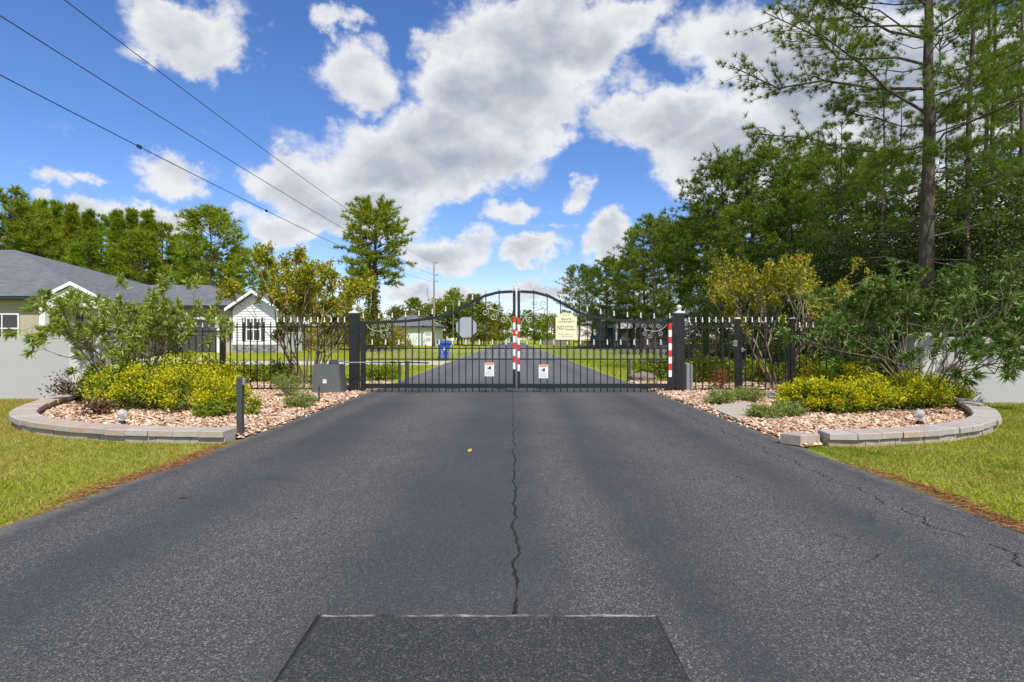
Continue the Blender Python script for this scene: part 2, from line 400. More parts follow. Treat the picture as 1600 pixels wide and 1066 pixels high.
def asphalt(name, base, patch=False):
    m, t, b = newmat(name)
    g = t.node('NewGeometry').outputs['Position']
    sp = t.node('SeparateXYZ'); t.l.new(g, sp.inputs[0]); X, Y = sp.outputs[0], sp.outputs[1]
    vo = t.node('TexVoronoi'); vo.inputs['Scale'].default_value = 250; t.put(vo.inputs['Vector'], g)
    sc = t.node('SeparateColor'); t.l.new(vo.outputs['Color'], sc.inputs[0])
    grain = t.smooth(sc.outputs[0], 0.55, 1.0)
    vo2 = t.node('TexVoronoi'); vo2.inputs['Scale'].default_value = 130; t.put(vo2.inputs['Vector'], g)
    sc2 = t.node('SeparateColor'); t.l.new(vo2.outputs['Color'], sc2.inputs[0])
    grain2 = t.smooth(sc2.outputs[1], 0.86, 1.0)
    lng = t.noise(t.vm('MULTIPLY', g, (1.0, 0.12, 1.0)), 1.3, 4, 0.55)
    big = t.noise(g, 0.7, 4, 0.6)
    # worn wheel tracks: the two lanes' tyres polish the binder off the aggregate
    wx = t.math('ADD', X, t.math('MULTIPLY', t.math('SUBTRACT', lng, 0.5), 0.7))
    track = None
    for x0, w in ((-1.35, 0.62), (-2.75, 0.3), (1.55, 0.55), (2.75, 0.35), (0.45, 0.25)):
        q = t.smooth(t.math('ABSOLUTE', t.math('SUBTRACT', wx, x0)), w * 1.5, w * 0.1)
        track = q if track is None else t.math('MAXIMUM', track, q)
    worn = t.math('ADD', t.math('MULTIPLY', track, 0.75), t.math('MULTIPLY', t.math('SUBTRACT', big, 0.5), 1.1), clamp=True)
    if patch: worn = t.math('MULTIPLY', big, 0.25)
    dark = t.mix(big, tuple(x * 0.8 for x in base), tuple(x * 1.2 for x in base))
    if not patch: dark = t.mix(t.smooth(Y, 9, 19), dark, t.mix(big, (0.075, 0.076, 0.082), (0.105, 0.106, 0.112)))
    amt = t.math('ADD', 0.17 if patch else 0.19, t.math('MULTIPLY', worn, 0.55))
    col = t.mix(t.math('MULTIPLY', grain, amt), dark, (0.30, 0.285, 0.26))
    col = t.mix(t.math('MULTIPLY', grain2, t.math('MULTIPLY', amt, 0.8)), col, (0.40, 0.38, 0.34))
    if not patch:
        def crack(x0, wob, width, y0, y1, thr):
            w1 = t.math('MULTIPLY', t.math('SUBTRACT', t.noise(t.vm('MULTIPLY', g, (0, 1, 0)), 2.6, 6, 0.62), 0.5), wob)
            jit = t.math('MULTIPLY', t.math('SUBTRACT', t.noise(g, 22, 3, 0.6), 0.5), 0.03)
            dx = t.math('ABSOLUTE', t.math('SUBTRACT', t.math('ADD', X, t.math('ADD', w1, jit)), x0))
            wd = t.math('MULTIPLY', t.smooth(t.noise(t.vm('MULTIPLY', g, (0, 1, 0)), 3.1 + x0, 3), thr, thr + 0.18), width)
            k = t.math('LESS_THAN', dx, wd)
            k = t.math('MULTIPLY', k, t.math('GREATER_THAN', Y, y0))
            return t.math('MULTIPLY', k, t.math('LESS_THAN', Y, y1))
        cr = crack(0.02, 0.17, 0.0085, 2.45, 13, 0.30)
        cr = t.math('MAXIMUM', cr, crack(2.72, 0.55, 0.0095, 2.0, 12, 0.36))
        cr = t.math('MAXIMUM', cr, crack(1.95, 0.75, 0.008, 2.5, 12, 0.48))
        col = t.mix(cr, col, (0.016, 0.015, 0.014))
        edge = t.smooth(t.math('ADD', t.math('ABSOLUTE', X), t.math('MULTIPLY', t.noise(g, 7, 4), 0.22)), 3.12, 3.34)
        col = t.mix(t.math('MULTIPLY', edge, 0.55), col, (0.24, 0.215, 0.18))
    else:
        n9 = t.noise(g, 30, 4, 0.7)
        e1 = t.smooth(t.math('ADD', Y, t.math('MULTIPLY', n9, 0.02)), 2.432, 2.442)
        e1 = t.math('MULTIPLY', e1, t.smooth(t.noise(t.vm('MULTIPLY', g, (1, 0, 0)), 3.0, 3), 0.42, 0.55))
        col = t.mix(e1, col, (0.34, 0.31, 0.27))
        e2 = t.math('MAXIMUM', t.smooth(t.math('ADD', X, t.math('MULTIPLY', n9, 0.02)), 0.618, 0.628), 0.0)
        e3 = t.smooth(t.math('SUBTRACT', X, t.math('MULTIPLY', n9, 0.025)), -0.815, -0.835)
        col = t.mix(t.math('MAXIMUM', e2, e3), col, (0.014, 0.013, 0.012))
    sn = t.smooth(t.noise(t.vm('ADD', g, (3.1, 7.7, 0)), 2.1, 6, 0.68, 0.6), 0.58, 0.70)
    col = t.mix(t.math('MULTIPLY', sn, 0.30), col, (0.022, 0.022, 0.025))
    sd2 = t.smooth(t.noise(t.vm('MULTIPLY', g, (1.0, 0.5, 1)), 5.0, 6, 0.7), 0.62, 0.76)
    col = t.mix(t.math('MULTIPLY', sd2, 0.22), col, (0.22, 0.205, 0.18))
    t.put(b.inputs['Base Color'], col)
    b.inputs['Roughness'].default_value = 0.74; b.inputs['Specular IOR Level'].default_value = 0.3
    bn = t.node('Bump'); bn.inputs['Strength'].default_value = 0.55; bn.inputs['Distance'].default_value = 0.006
    h = t.math('ADD', vo.outputs['Distance'], t.math('MULTIPLY', sc.outputs[0], 0.5))
    t.put(bn.inputs['Height'], h); t.l.new(bn.outputs[0], b.inputs['Normal'])
    return m
M['asphalt'] = asphalt('asphalt', (0.047, 0.048, 0.052))
M['patch'] = asphalt('asphalt_patch', (0.029, 0.030, 0.033), True)
def shingle_mat():
    m, t, b = newmat('grey_shingles')
    g = t.node('TexCoord').outputs['Object']
    br = t.node('TexBrick'); br.inputs['Scale'].default_value = 1.0
    br.inputs['Brick Width'].default_value = 0.32; br.inputs['Row Height'].default_value = 0.14; br.inputs['Mortar Size'].default_value = 0.006
    br.inputs['Color1'].default_value = (0.095, 0.098, 0.11, 1); br.inputs['Color2'].default_value = (0.17, 0.172, 0.185, 1); br.inputs['Mortar'].default_value = (0.05, 0.05, 0.055, 1)
    sp = t.node('SeparateXYZ'); t.l.new(g, sp.inputs[0]); cb = t.node('CombineXYZ')
    t.l.new(t.math('ADD', sp.outputs[0], sp.outputs[1]), cb.inputs[0]); t.l.new(t.math('MULTIPLY', sp.outputs[2], 2.0), cb.inputs[1])
    t.l.new(cb.outputs[0], br.inputs['Vector'])
    t.put(b.inputs['Base Color'], t.mix(0.35, br.outputs['Color'], t.mix(t.noise(g, 9, 4, 0.7), (0.07, 0.07, 0.08), (0.20, 0.20, 0.215))))
    b.inputs['Roughness'].default_value = 0.9
    return m
M['shingle'] = shingle_mat()
def ledge_mat():
    m, t, b = newmat('stacked_stone')
    g = t.node('TexCoord').outputs['Object']
    v = t.node('TexVoronoi'); v.inputs['Scale'].default_value = 5; t.put(v.inputs['Vector'], t.vm('MULTIPLY', g, (1, 1, 2.2)))
    s = t.node('SeparateColor'); t.l.new(v.outputs['Color'], s.inputs[0])
    t.put(b.inputs['Base Color'], t.ramp(s.outputs[0], [(0, (0.12, 0.12, 0.13)), (0.5, (0.24, 0.23, 0.23)), (1, (0.36, 0.34, 0.33))])); b.inputs['Roughness'].default_value = 0.9
    return m
M['ledge'] = ledge_mat()
def block_mat():
    m, t, b = newmat('wall_block')
    oi = t.node('ObjectInfo').outputs['Random']
    c = t.ramp(oi, [(0, (0.36, 0.30, 0.24)), (0.3, (0.37, 0.345, 0.315)), (0.5, (0.42, 0.27, 0.19)), (0.62, (0.40, 0.30, 0.225)), (0.8, (0.41, 0.385, 0.355)), (1, (0.31, 0.28, 0.25))])
    g = t.node('TexCoord').outputs['Object']
    n = t.noise(g, 14, 6, 0.7); n3 = t.noise(g, 4, 3, 0.5)
    c = t.mix(t.smooth(n, 0.3, 0.75), c, t.mix(0.4, c, (0.50, 0.46, 0.42)))
    c = t.mix(t.math('MULTIPLY', t.smooth(n3, 0.55, 0.75), 0.35), c, (0.25, 0.22, 0.19))
    t.put(b.inputs['Base Color'], c); b.inputs['Roughness'].default_value = 0.95; b.inputs['Specular IOR Level'].default_value = 0.15
    bn = t.node('Bump'); bn.inputs['Strength'].default_value = 0.6; bn.inputs['Distance'].default_value = 0.012
    t.put(bn.inputs['Height'], n); t.l.new(bn.outputs[0], b.inputs['Normal'])
    return m
M['block'] = block_mat()
def globe_mat():
    m, t, b = newmat('clear_globe')
    b.inputs['Base Color'].default_value = (0.93, 0.95, 0.95, 1); b.inputs['Roughness'].default_value = 0.06
    b.inputs['Transmission Weight'].default_value = 0.75; b.inputs['IOR'].default_value = 1.45
    return m
M['globe'] = globe_mat()

# ------------------------------------------------------------------ ground, road, drive
rng = np.random.default_rng(11)
xs = np.unique(np.concatenate([np.linspace(-900, -60, 15), np.arange(-60, -3, 1.5), np.linspace(-3, 3, 3), np.arange(4, 60, 4), np.linspace(60, 900, 15)]))
ys = np.unique(np.concatenate([np.linspace(-60, 0, 5), np.arange(0, 60, 1.5), np.linspace(60, 200, 12), np.linspace(200, 1600, 10)]))
XX, YY = np.meshgrid(xs, ys); ZZ = terrain(XX, YY)
V = np.stack([XX.ravel(), YY.ravel(), ZZ.ravel()], 1)
nx = len(xs); idx = np.arange(len(xs) * len(ys)).reshape(len(ys), nx)
Fq = np.stack([idx[:-1, :-1].ravel(), idx[:-1, 1:].ravel(), idx[1:, 1:].ravel(), idx[1:, :-1].ravel()], 1)
tag(inst('ground', np_mesh('ground', V, Fq, M['lawn'], True)), 'green lawn ground running out to the tree lines', kind='structure')
# the road: a straight strip with slightly ragged edges
yy = np.concatenate([np.arange(-6, 16, 0.12), np.arange(16, 40, 0.8), np.linspace(40, 205, 20)])
def ragged(seed):
    r = np.random.default_rng(seed); a = r.normal(0, 0.018, len(yy)); k = np.convolve(a, np.ones(5) / 3, 'same'); return k
Lx = -3.22 + ragged(1); Rx = 3.2 + ragged(2)
V = np.concatenate([np.stack([Lx, yy, np.full_like(yy, 0.012)], 1), np.stack([Rx, yy, np.full_like(yy, 0.012)], 1)]); n = len(yy)
Fq = np.stack([np.arange(n - 1), np.arange(n, 2 * n - 1), np.arange(n + 1, 2 * n), np.arange(1, n)], 1)
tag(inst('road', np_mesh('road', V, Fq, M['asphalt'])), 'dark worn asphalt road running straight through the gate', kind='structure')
# patch
m = MB(); a = [(-0.70, 1.2), (0.62, 1.2), (0.62, 2.44), (-0.835, 2.44)]
top = []
for i in range(41):
    x = -0.835 + (0.62 + 0.835) * i / 40; top.append((x, 2.44 + 0.006 * math.sin(x * 19) + 0.004 * math.sin(x * 53)))
poly = [(-0.80, 1.0), (0.61, 1.0)] + top[::-1]
m.prism([(p[0], p[1]) for p in poly], 'z', 0.004, 0.017)
tag(m.build('asphalt_patch', M['patch']), 'darker square asphalt patch let into the road', kind='structure')
# driveway to the house (with control joints cut as separate slabs)
drv = bpy.data.objects.new('driveway', None); link(drv); tag(drv, 'pale concrete driveway crossing the lawn to the garage', kind='structure')
for k in range(7):
    x1 = -3.26 - k * 2.55; x0 = x1 - 2.53
    MB().box(x0, x1, 26.2, 30.6, -0.06, 0.02).build('slab', M['concrete'], drv)
for k in range(2):
    z0, z1 = (0.02, 0.18) if k == 0 else (0.18, 0.345)
    y0 = 30.63 + k * 2.4
    m = MB(); m.add([(-20.9, y0, z0), (-16.6, y0, z0), (-16.6, y0 + 2.38, z1), (-20.9, y0 + 2.38, z1), (-20.9, y0, z0 - .3), (-16.6, y0, z0 - .3), (-16.6, y0 + 2.38, z1 - .3), (-20.9, y0 + 2.38, z1 - .3)],
        [(0, 1, 2, 3), (7, 6, 5, 4), (0, 4, 5, 1), (1, 5, 6, 2), (2, 6, 7, 3), (3, 7, 4, 0)]).build('slab', M['concrete'], drv)

# retaining curves (outer top edge, from the road to the wall)
CL = [(-3.28, 6.48), (-4.2, 6.51), (-4.9, 6.68), (-5.68, 6.97), (-6.32, 7.33), (-7.02, 7.94), (-7.57, 8.68), (-8.05, 9.57), (-8.36, 10.25), (-8.62, 11.1)]
CR = [(3.52, 6.30), (3.76, 6.28), (3.98, 6.29), (4.27, 6.37), (4.6, 6.45), (4.99, 6.57), (5.25, 6.68), (5.62, 6.89), (6.02, 7.15), (6.5, 7.57), (6.96, 8.13), (7.4, 8.80), (7.85, 9.62), (8.15, 10.4)]
def resample(pts, step):
    p = np.array(pts, float)
    # Catmull-Rom
    q = []
    for i in range(len(p) - 1):
        a, b, c, d = p[max(i - 1, 0)], p[i], p[i + 1], p[min(i + 2, len(p) - 1)]
        for t in np.linspace(0, 1, 20, endpoint=False):
            q.append(0.5 * (2 * b + (c - a) * t + (2 * a - 5 * b + 4 * c - d) * t * t + (3 * b - a - 3 * c + d) * t ** 3))
    q.append(p[-1]); q = np.array(q)
    s = np.concatenate([[0], np.cumsum(np.linalg.norm(np.diff(q, axis=0), axis=1))])
    n = max(2, int(round(s[-1] / step))); u = np.linspace(0, s[-1], n + 1)
    return np.stack([np.interp(u, s, q[:, 0]), np.interp(u, s, q[:, 1])], 1)
def inward(p):
    t = np.gradient(p, axis=0); t /= np.linalg.norm(t, axis=1)[:, None]
    nrm = np.stack([-t[:, 1], t[:, 0]], 1)
    if nrm[0, 1] < 0: nrm = -nrm
    return nrm
def inside_poly(px, py, poly):
    c = np.zeros(len(px), bool); n = len(poly); j = n - 1
    for i in range(n):
        xi, yi = poly[i]; xj, yj = poly[j]
        k = ((yi > py) != (yj > py)) & (px < (xj - xi) * (py - yi) / (yj - yi + 1e-12) + xi)
        c ^= k; j = i
    return c
SLAB1 = [G(1106, 641), G(1152, 661), G(1205, 646), G(1166, 633)]
SLAB2 = [G(1190, 622), G(1236, 632.5), G(1262, 627), G(1218, 617)]
def bed(pts, side, seed, wall_label):
    r = np.random.default_rng(seed)
    caps = resample(pts, 0.30); low = resample(pts, 0.41)
    root = thing('retaining_wall', wall_label, 'retaining wall', (0, 0, 0))
    nc, nl = inward(caps), inward(low)
    def blk(name, a, b, na, nb, z0, z1, out0, dep, gap, tilt):
        d = (b - a); L = np.linalg.norm(d); d = d / L
        a = a + d * gap; b = b - d * gap
        o = r.normal(0, 0.006); dz = r.normal(0, 0.0025)
        e = 0.010
        P4 = [a - na * (out0 + o), b - nb * (out0 + o), b + nb * (dep + o), a + na * (dep + o)]
        cen = sum(P4) / 4
        c3 = Vector((cen[0], cen[1], (z0 + z1) / 2))
        vs = []
        for z, sh in ((z0, 0), (z1 - e, 0), (z1, e)):
            for p in P4:
                q = p + (cen - p) / np.linalg.norm(cen - p) * sh * 1.6
                vs.append((q[0] - cen[0] + (r.normal(0, .002)), q[1] - cen[1], z + dz - c3.z + (0 if z == z0 else r.normal(0, 0.0015))))
        fs = [(3, 2, 1, 0), (8, 9, 10, 11)] + [(k0 + k, k0 + (k + 1) % 4, k0 + 4 + (k + 1) % 4, k0 + 4 + k) for k0 in (0, 4) for k in range(4)]
        MB().add(vs, fs).build(name, M['block'], root, loc=c3)
    for i in range(len(caps) - 1):
        blk('cap_block', caps[i], caps[i + 1], nc[i], nc[i + 1], 0.088, 0.158, 0.0, 0.30, 0.0045, 0)
    for i in range(len(low) - 1):
        blk('base_block', low[i], low[i + 1], nl[i], nl[i + 1], -0.03, 0.084, -0.035, 0.26, 0.005, 0)
    # bed floor
    inner = caps + nc * 0.27
    xr = 3.205 * side
    back = 15.6
    poly = [tuple(p) for p in inner] + [(9.2 * side, 10.9), (9.2 * side, 12.9), (8.4 * side, back), (xr, back), (xr, inner[0][1])]
    if side > 0: poly = [tuple(p) for p in inner] + [(9.0, 10.7), (9.0, 12.9), (8.2, back), (xr, back), (xr, 6.2), (3.45, 6.3)]
    bmv = MB(); bmv.add([(x, y, 0.03) for x, y in poly], [tuple(range(len(poly)))])
    tag(bmv.build('gravel_bed', M['bed_soil']), 'sandy base of the planting bed ' + ('on the house side' if side < 0 else 'on the wood side') + ' of the road', kind='structure')
    # loose chips
    N = 30000
    px = r.uniform(3.0, 9.2, N) * side; py = r.uniform(5.7, 15.7, N)
    spill = np.clip(np.abs(r.normal(0, .035, N)), 0, .12) * side
    k = inside_poly(px + spill, py, poly)
    if side > 0:
        for sl in (SLAB1, SLAB2): k &= ~inside_poly(px, py, [(v.x, v.y) for v in sl])
    px, py = px[k], py[k]; n = len(px)
    base = np.array([(1, 0, 0), (-.6, .8, 0), (-.6, -.8, 0), (.1, .1, .6), (.9, .5, .2), (.2, -.9, .25)], float)
    fc = np.array([(0, 4, 3), (4, 1, 3), (1, 2, 3), (2, 5, 3), (5, 0, 3)])
    s = r.uniform(0.016, 0.040, n); an = r.uniform(0, 6.28, n); asp = r.uniform(.55, 1.0, n)
    bx = base[None] * s[:, None, None]; bx = bx * np.stack([np.ones(n), asp, r.uniform(.5, 1.2, n)], 1)[:, None, :]
    bx = bx + r.normal(0, 0.003, bx.shape)
    ca, sa = np.cos(an)[:, None], np.sin(an)[:, None]
    tl = r.normal(0, 0.35, n)[:, None]
    zz = bx[..., 2] + bx[..., 0] * tl
    V = np.stack([px[:, None] + bx[..., 0] * ca - bx[..., 1] * sa, py[:, None] + bx[..., 0] * sa + bx[..., 1] * ca, np.where(np.abs(px) < 3.21, .014, .034)[:, None] + np.abs(r.normal(0, .008, n))[:, None] + zz], -1).reshape(-1, 3)
    Fs = (fc[None] + (np.arange(n) * 6)[:, None, None]).reshape(-1, 3)
    tag(inst('stone_chips', np_mesh('stone_chips', V, Fs, M['stones'])), 'pinkish tan stone chips covering the bed ' + ('with the tall photocell post' if side < 0 else 'with the flat slabs'), 'gravel', kind='stuff')
    return poly, root
polyL, _ = bed(CL, -1, 3, 'curved two course block edging ending at the dark photocell post')
polyR, _ = bed(CR, 1, 5, 'curved two course block edging beside the loose paver block')
# loose block
o = MB().box(-0.19, 0.19, -0.125, 0.125, 0, 0.115, 0.008).build('paver_block', M['block'], None, loc=(3.27, 6.46, 0.012), rot=(R(-2), R(3), R(32)))
tag(o, 'loose grey paver block lying apart at the end of the edging', 'block')
for nm, sl, mt, lb in (('stepping_slab', SLAB1, 'slab', 'tan flat concrete slab bordering the asphalt beside low grey green shrubs'), ('stepping_slab', SLAB2, 'slab_grey', 'grey flat slab in front of the small walk gate')):
    cx = sum((v.x for v in sl)) / 4; cy = sum((v.y for v in sl)) / 4
    m = MB(); m.prism([(v.x - cx, v.y - cy) for v in sl], 'z', -0.03, 0.035)
    tag(m.build(nm, M[mt], None, loc=(cx, cy, 0.03)), lb, 'slab')

# ------------------------------------------------------------------ gate
YG = 12.7
def gx(px): return (px - 800) * YG / F
def gz(py): return HC + (HY - py) * YG / F
fin = MB().lathe([(0.011, 0), (0.024, 0.006), (0.024, 0.012), (0.010, 0.022), (0.021, 0.040), (0.021, 0.052), (0.009, 0.066), (0.016, 0.078), (0.013, 0.092), (0.001, 0.125)], 8).mesh('finial', M['silver'], True)
_pk = {}
def picket(parent, x, y, z0, z1, w=0.021, tip=True):
    L = round(z1 - z0, 3)
    if (L, w) not in _pk: _pk[(L, w)] = MB().box(-w / 2, w / 2, -w / 2, w / 2, 0, L).mesh('picket', M['black'])
    o = inst('picket', _pk[(L, w)], parent, (x, y, z0))
    if tip: inst('finial', fin, o, (0, 0, L - 0.004))
    return o
def spiral_pts(c, r, a0, turns, sgn, n=20):
    return [(c[0] + r * (0.18 + 0.82 * i / n) * math.cos(a0 - sgn * turns * 6.283 * (1 - i / n)), c[1] + r * (0.18 + 0.82 * i / n) * math.sin(a0 - sgn * turns * 6.283 * (1 - i / n))) for i in range(n + 1)]
def scroll_mesh():
    m = MB(); w, h = 0.060, 0.112
    a = spiral_pts((0.004, h * 0.52), 0.042, R(150), 1.15, 1); b = spiral_pts((0.004, -h * 0.52), 0.042, R(-150), 1.15, -1)
    m.tube([(x, 0, z) for x, z in a] + [(-0.020, 0, 0.018), (0.018, 0, 0.0)], 0.0055, 4)
    m.tube([(x, 0, z) for x, z in b] + [(-0.020, 0, -0.018), (0.018, 0, -0.0)], 0.0055, 4)
    return m.mesh('scroll', M['scroll'])
SCROLL = scroll_mesh()
def ornament_mesh():
    """leafy corner scroll: stem from (0,0) running to -x, six volutes"""
    s = 1 / 8.89 * YG / F
    q = lambda x, y: ((x - 1425) * s, -(y - 165) * s)
    m = MB()
    stem = [q(1425, 165), q(1400, 200), q(1360, 232), q(1300, 256), q(1240, 262), q(1190, 252), q(1140, 242)]
    m.tube([(x, 0, z) for x, z in stem], 0.0075, 5)
    for (c, a0, sg, root) in (((1110, 190), -100, -1, (1140, 242)), ((1205, 180), -60, -1, (1240, 262)), ((1310, 200), -60, -1, (1350, 236)),
                              ((1335, 295), 100, 1, (1300, 256)), ((1190, 325), 70, 1, (1235, 268)), ((1115, 290), 80, 1, (1160, 250))):
        sp = spiral_pts(q(*c), 38 * s, R(a0), 1.3, sg if False else sg, 22)
        m.tube([(x, 0, z) for x, z in sp] + [(q(*root)[0], 0, q(*root)[1])], 0.0065, 4)
    return m.mesh('corner_scroll', M['scroll'])
ORN = ornament_mesh()
LEFT_TOP = [(567, 504.5), (592, 504), (613, 503), (634, 502), (655, 500), (677, 497), (699, 492.5), (718, 484), (737, 473), (756, 463), (778, 457), (805, 455.5)]
def top_at(px): return float(np.interp(px, [p[0] for p in LEFT_TOP], [p[1] for p in LEFT_TOP]))
def gate_leaf(mirror, label):
    root = thing('driveway_gate', label, 'gate', (0, YG, 0), group='driveway gate leaves')
    mx = (lambda px: gx(1614 - px)) if mirror else gx
    sg = -1 if mirror else 1
    a, b = sorted((mx(564), mx(571)))
    MB().box(a, b, -0.045, 0.045, 0.02, gz(503.5), 0.004).build('hinge_stile', M['black'], root)
    a, b = sorted((mx(801.3), mx(805.6)))
    MB().box(a, b, -0.03, 0.03, 0.10, gz(454.5), 0.004).build('meeting_stile', M['black'], root)
    a, b = sorted((mx(571.2), mx(801.2)))
    MB().box(a, b, -0.035, 0.035, gz(606.4), gz(599.6)).build('bottom_rail', M['black'], root)
    for c in (544.4, 561.4): MB().box(a, b, -0.013, 0.013, gz(c + 0.9), gz(c - 0.9)).build('rail', M['black'], root)
    # curved top rail
    vs, fs = [], []; N = 46
    for i in range(N + 1):
        px = 571.3 + (801.1 - 571.3) * i / N; z = gz(top_at(px)); x = mx(px)
        sl = (gz(top_at(px + 2)) - gz(top_at(px - 2))) / (4 * YG / F); hh = 0.030 * math.sqrt(1 + min(sl * sl, 1.2))
        for (dy, dz) in ((-.022, -hh), (.022, -hh), (.022, hh), (-.022, hh)): vs.append((x, dy, z + dz))
    for i in range(N):
        for k in range(4): fs.append((i * 4 + k, i * 4 + (k + 1) % 4, i * 4 + 4 + (k + 1) % 4, i * 4 + 4 + k))
    fs += [(3, 2, 1, 0), (N * 4, N * 4 + 1, N * 4 + 2, N * 4 + 3)]
    MB().add(vs, fs).build('top_rail', M['black'], root)
    # pickets
    tall = [571 + 20.9 * i for i in range(1, 11)]
    for i, px in enumerate(tall):
        up = 6.5 if px < 735 else 4.0
        picket(root, mx(px), 0.0 if True else 0, 0.02, gz(top_at(px) - up))
    picket(root, mx(567.5), 0, gz(503.6), gz(503.6) + 0.09); picket(root, mx(803.2), 0, gz(454.6), gz(454.6) + 0.05)
    for i in range(11):
        px = 581.5 + 20.9 * i
        picket(root, mx(px), 0, 0.02, gz(538.5))
    for i in range(22):
        px = 576.2 + 10.45 * i
        inst('scroll', SCROLL, root, (mx(px), -0.004, (gz(544.4) + gz(561.4)) / 2), scale=(sg * (1 if i % 2 else -1), 1, 1))
    inst('corner_scroll', ORN, root, (mx(572.5), -0.012, gz(507)), scale=(-1 if not mirror else 1, 1, 1))
    inst('corner_scroll', ORN, root, (mx(800.5), -0.012, gz(511)), rot=(0, R(-24 if mirror else 24), 0), scale=(sg * 1.35, 1, -1.35))
    # red and white tape
    def tape(px0, px1, y0, y1, red_first=True):
        n = 8; a, b = sorted((mx(px0), mx(px1)))
        for i in range(n):
            z1 = gz(y0 + (y1 - y0) * i / n); z0 = gz(y0 + (y1 - y0) * (i + 1) / n) + 0.001
            MB().box(a, b, -0.049 if px0 < 700 else -0.034, -0.046 if px0 < 700 else -0.0305, z0, z1).build('tape_stripe', M['red_tape' if i % 2 == 0 else 'white_tape'], root)
    if mirror: tape(801.6, 805.4, 497, 580); tape(565.2, 570.2, 505.5, 589)
    else: tape(801.6, 805.4, 494, 577)
    # hinge brackets
    for z in (0.35, 1.35):
        a, b = sorted((mx(558), mx(564)))
        MB().box(a, b, -0.02, 0.02, z - 0.03, z + 0.03).build('hinge', M['black'], root)
    return root
gl = gate_leaf(False, 'black arched driveway gate leaf with the octagonal sign back on it')
gr = gate_leaf(True, 'black arched driveway gate leaf with the cream notice and striped outer edge')
# gate posts
def big_post(x, label):
    root = thing('gate_post', label, 'post', (x, 12.8, 0), group='capped gate posts')
    MB().box(-0.10, 0.10, -0.10, 0.10, 0, 1.78, 0.006).build('shaft', M['black'], root)
    c = MB().lathe([(0.150, 0), (0.150, 0.02), (0.12, 0.035), (0.06, 0.05), (0.045, 0.065)], 4).build('cap', M['silver'], root, loc=(0, 0, 1.781), rot=(0, 0, R(45)))
    MB().lathe([(0.03, 0), (0.045, 0.012), (0.03, 0.02), (0.05, 0.035), (0.063, 0.065), (0.06, 0.09), (0.04, 0.115), (0.01, 0.127)], 14).build('ball', M['silver'], root, True, loc=(0, 0, 1.845))
    MB().box(-0.13, 0.13, -0.13, 0.13, 0.0, 0.03).build('base_plate', M['black'], root)
    return root
big_post((554 - 800) * 12.8 / F, 'thick black gate post with silver ball cap beside the grey operator box')
big_post((1061 - 800) * 12.8 / F, 'thick black gate post with silver ball cap beside the striped gate edge')

# ------------------------------------------------------------------ fences
YF = 12.9
def fx(px): return (px - 800) * YF / F
def fz(py): return HC + (HY - py) * YF / F
def fence_panel(px0, px1, top, rail, brail, bot, label, step=10.5, y=YF, two=False):
    root = thing('picket_fence', label, 'fence', (0, y, 0), group='black picket fence panels')
    a, b = fx(px0), fx(px1)
    MB().box(a, b, -0.016, 0.016, fz(rail + 1.1), fz(rail - 1.1)).build('rail', M['black'], root)
    MB().box(a, b, -0.016, 0.016, fz(brail + 1.1), fz(brail - 1.1)).build('rail', M['black'], root)
    n = int((px1 - px0) / step); off = ((px1 - px0) - (n - 1) * step) / 2
    for i in range(n): picket(root, fx(px0 + off + i * step), 0, fz(bot), fz(top + 7.5), 0.02)
    return root
def small_post(px, top, label, y=YF, w=0.10):
    root = thing('fence_post', label, 'post', (fx(px), y, 0), group='square fence posts')
    MB().box(-w / 2, w / 2, -w / 2, w / 2, 0, fz(top), 0.004).build('shaft', M['black'], root)
    MB().lathe([(w * .80, 0), (w * .80, 0.012), (w * .5, 0.03), (0.005, 0.038)], 4).build('cap', M['silver'], root, loc=(0, 0, fz(top) + 0.001), rot=(0, 0, R(45)))
    return root
fence_panel(352.2, 546.3, 496, 511, 607, 610, 'tall black picket panel in front of the bare trunked crape myrtle')
fence_panel(163, 343.8, 504, 518, 592, 598, 'lower black picket panel running behind the yellow shrubs to the pale pillar')
o = small_post(348, 499, 'black fence post joining the tall and the lower picket panels')
o.children[1].data = o.children[1].data.copy(); o.children[1].data.materials[0] = M['black']
fence_panel(1068.7, 1147.4, 496, 511, 608.5, 612, 'short black picket panel between the gate post and the lock post')
small_post(1152, 498.5, 'black fence post carrying the lock box of the walk gate')
small_post(1238, 498.5, 'black fence post on the hinge side of the walk gate')
pg = thing('walk_gate', 'narrow black picket walk gate between two silver capped posts', 'gate', (0, YF, 0))
for a, b in ((1157.2, 1159.6), (1231, 1233.4)): MB().box(fx(a), fx(b), -0.018, 0.018, fz(613), fz(511)).build('stile', M['black'], pg)
for c in (511, 608.5): MB().box(fx(1159.7), fx(1230.9), -0.015, 0.015, fz(c + 1.1), fz(c - 1.1)).build('rail', M['black'], pg)
for i in range(7): picket(pg, fx(1165 + i * 10.4), 0, fz(613.5), fz(503.5), 0.02)
MB().box(fx(1157), fx(1160.5), -0.05, -0.02, fz(550), fz(543)).tube([(fx(1158.5), -0.06, fz(547)), (fx(1163), -0.075, fz(546.5))], 0.009, 8).build('latch', M['arm'], pg)
lk = thing('lock_box', 'small grey key lock box on the walk gate post', 'lock box', (fx(1147), YF - 0.055, fz(541)))
MB().box(-0.05, 0.035, -0.05, 0.0, 0, 0.13, 0.006).build('case', M['op_light'], lk)
MB().box(-0.035, 0.02, -0.053, -0.0505, 0.03, 0.10).build('keypad', M['op_grey'], lk)
fence_panel(1242.7, 1424, 504, 518, 592, 600, 'lower black picket panel behind the yellow shrubs reaching the oleander')

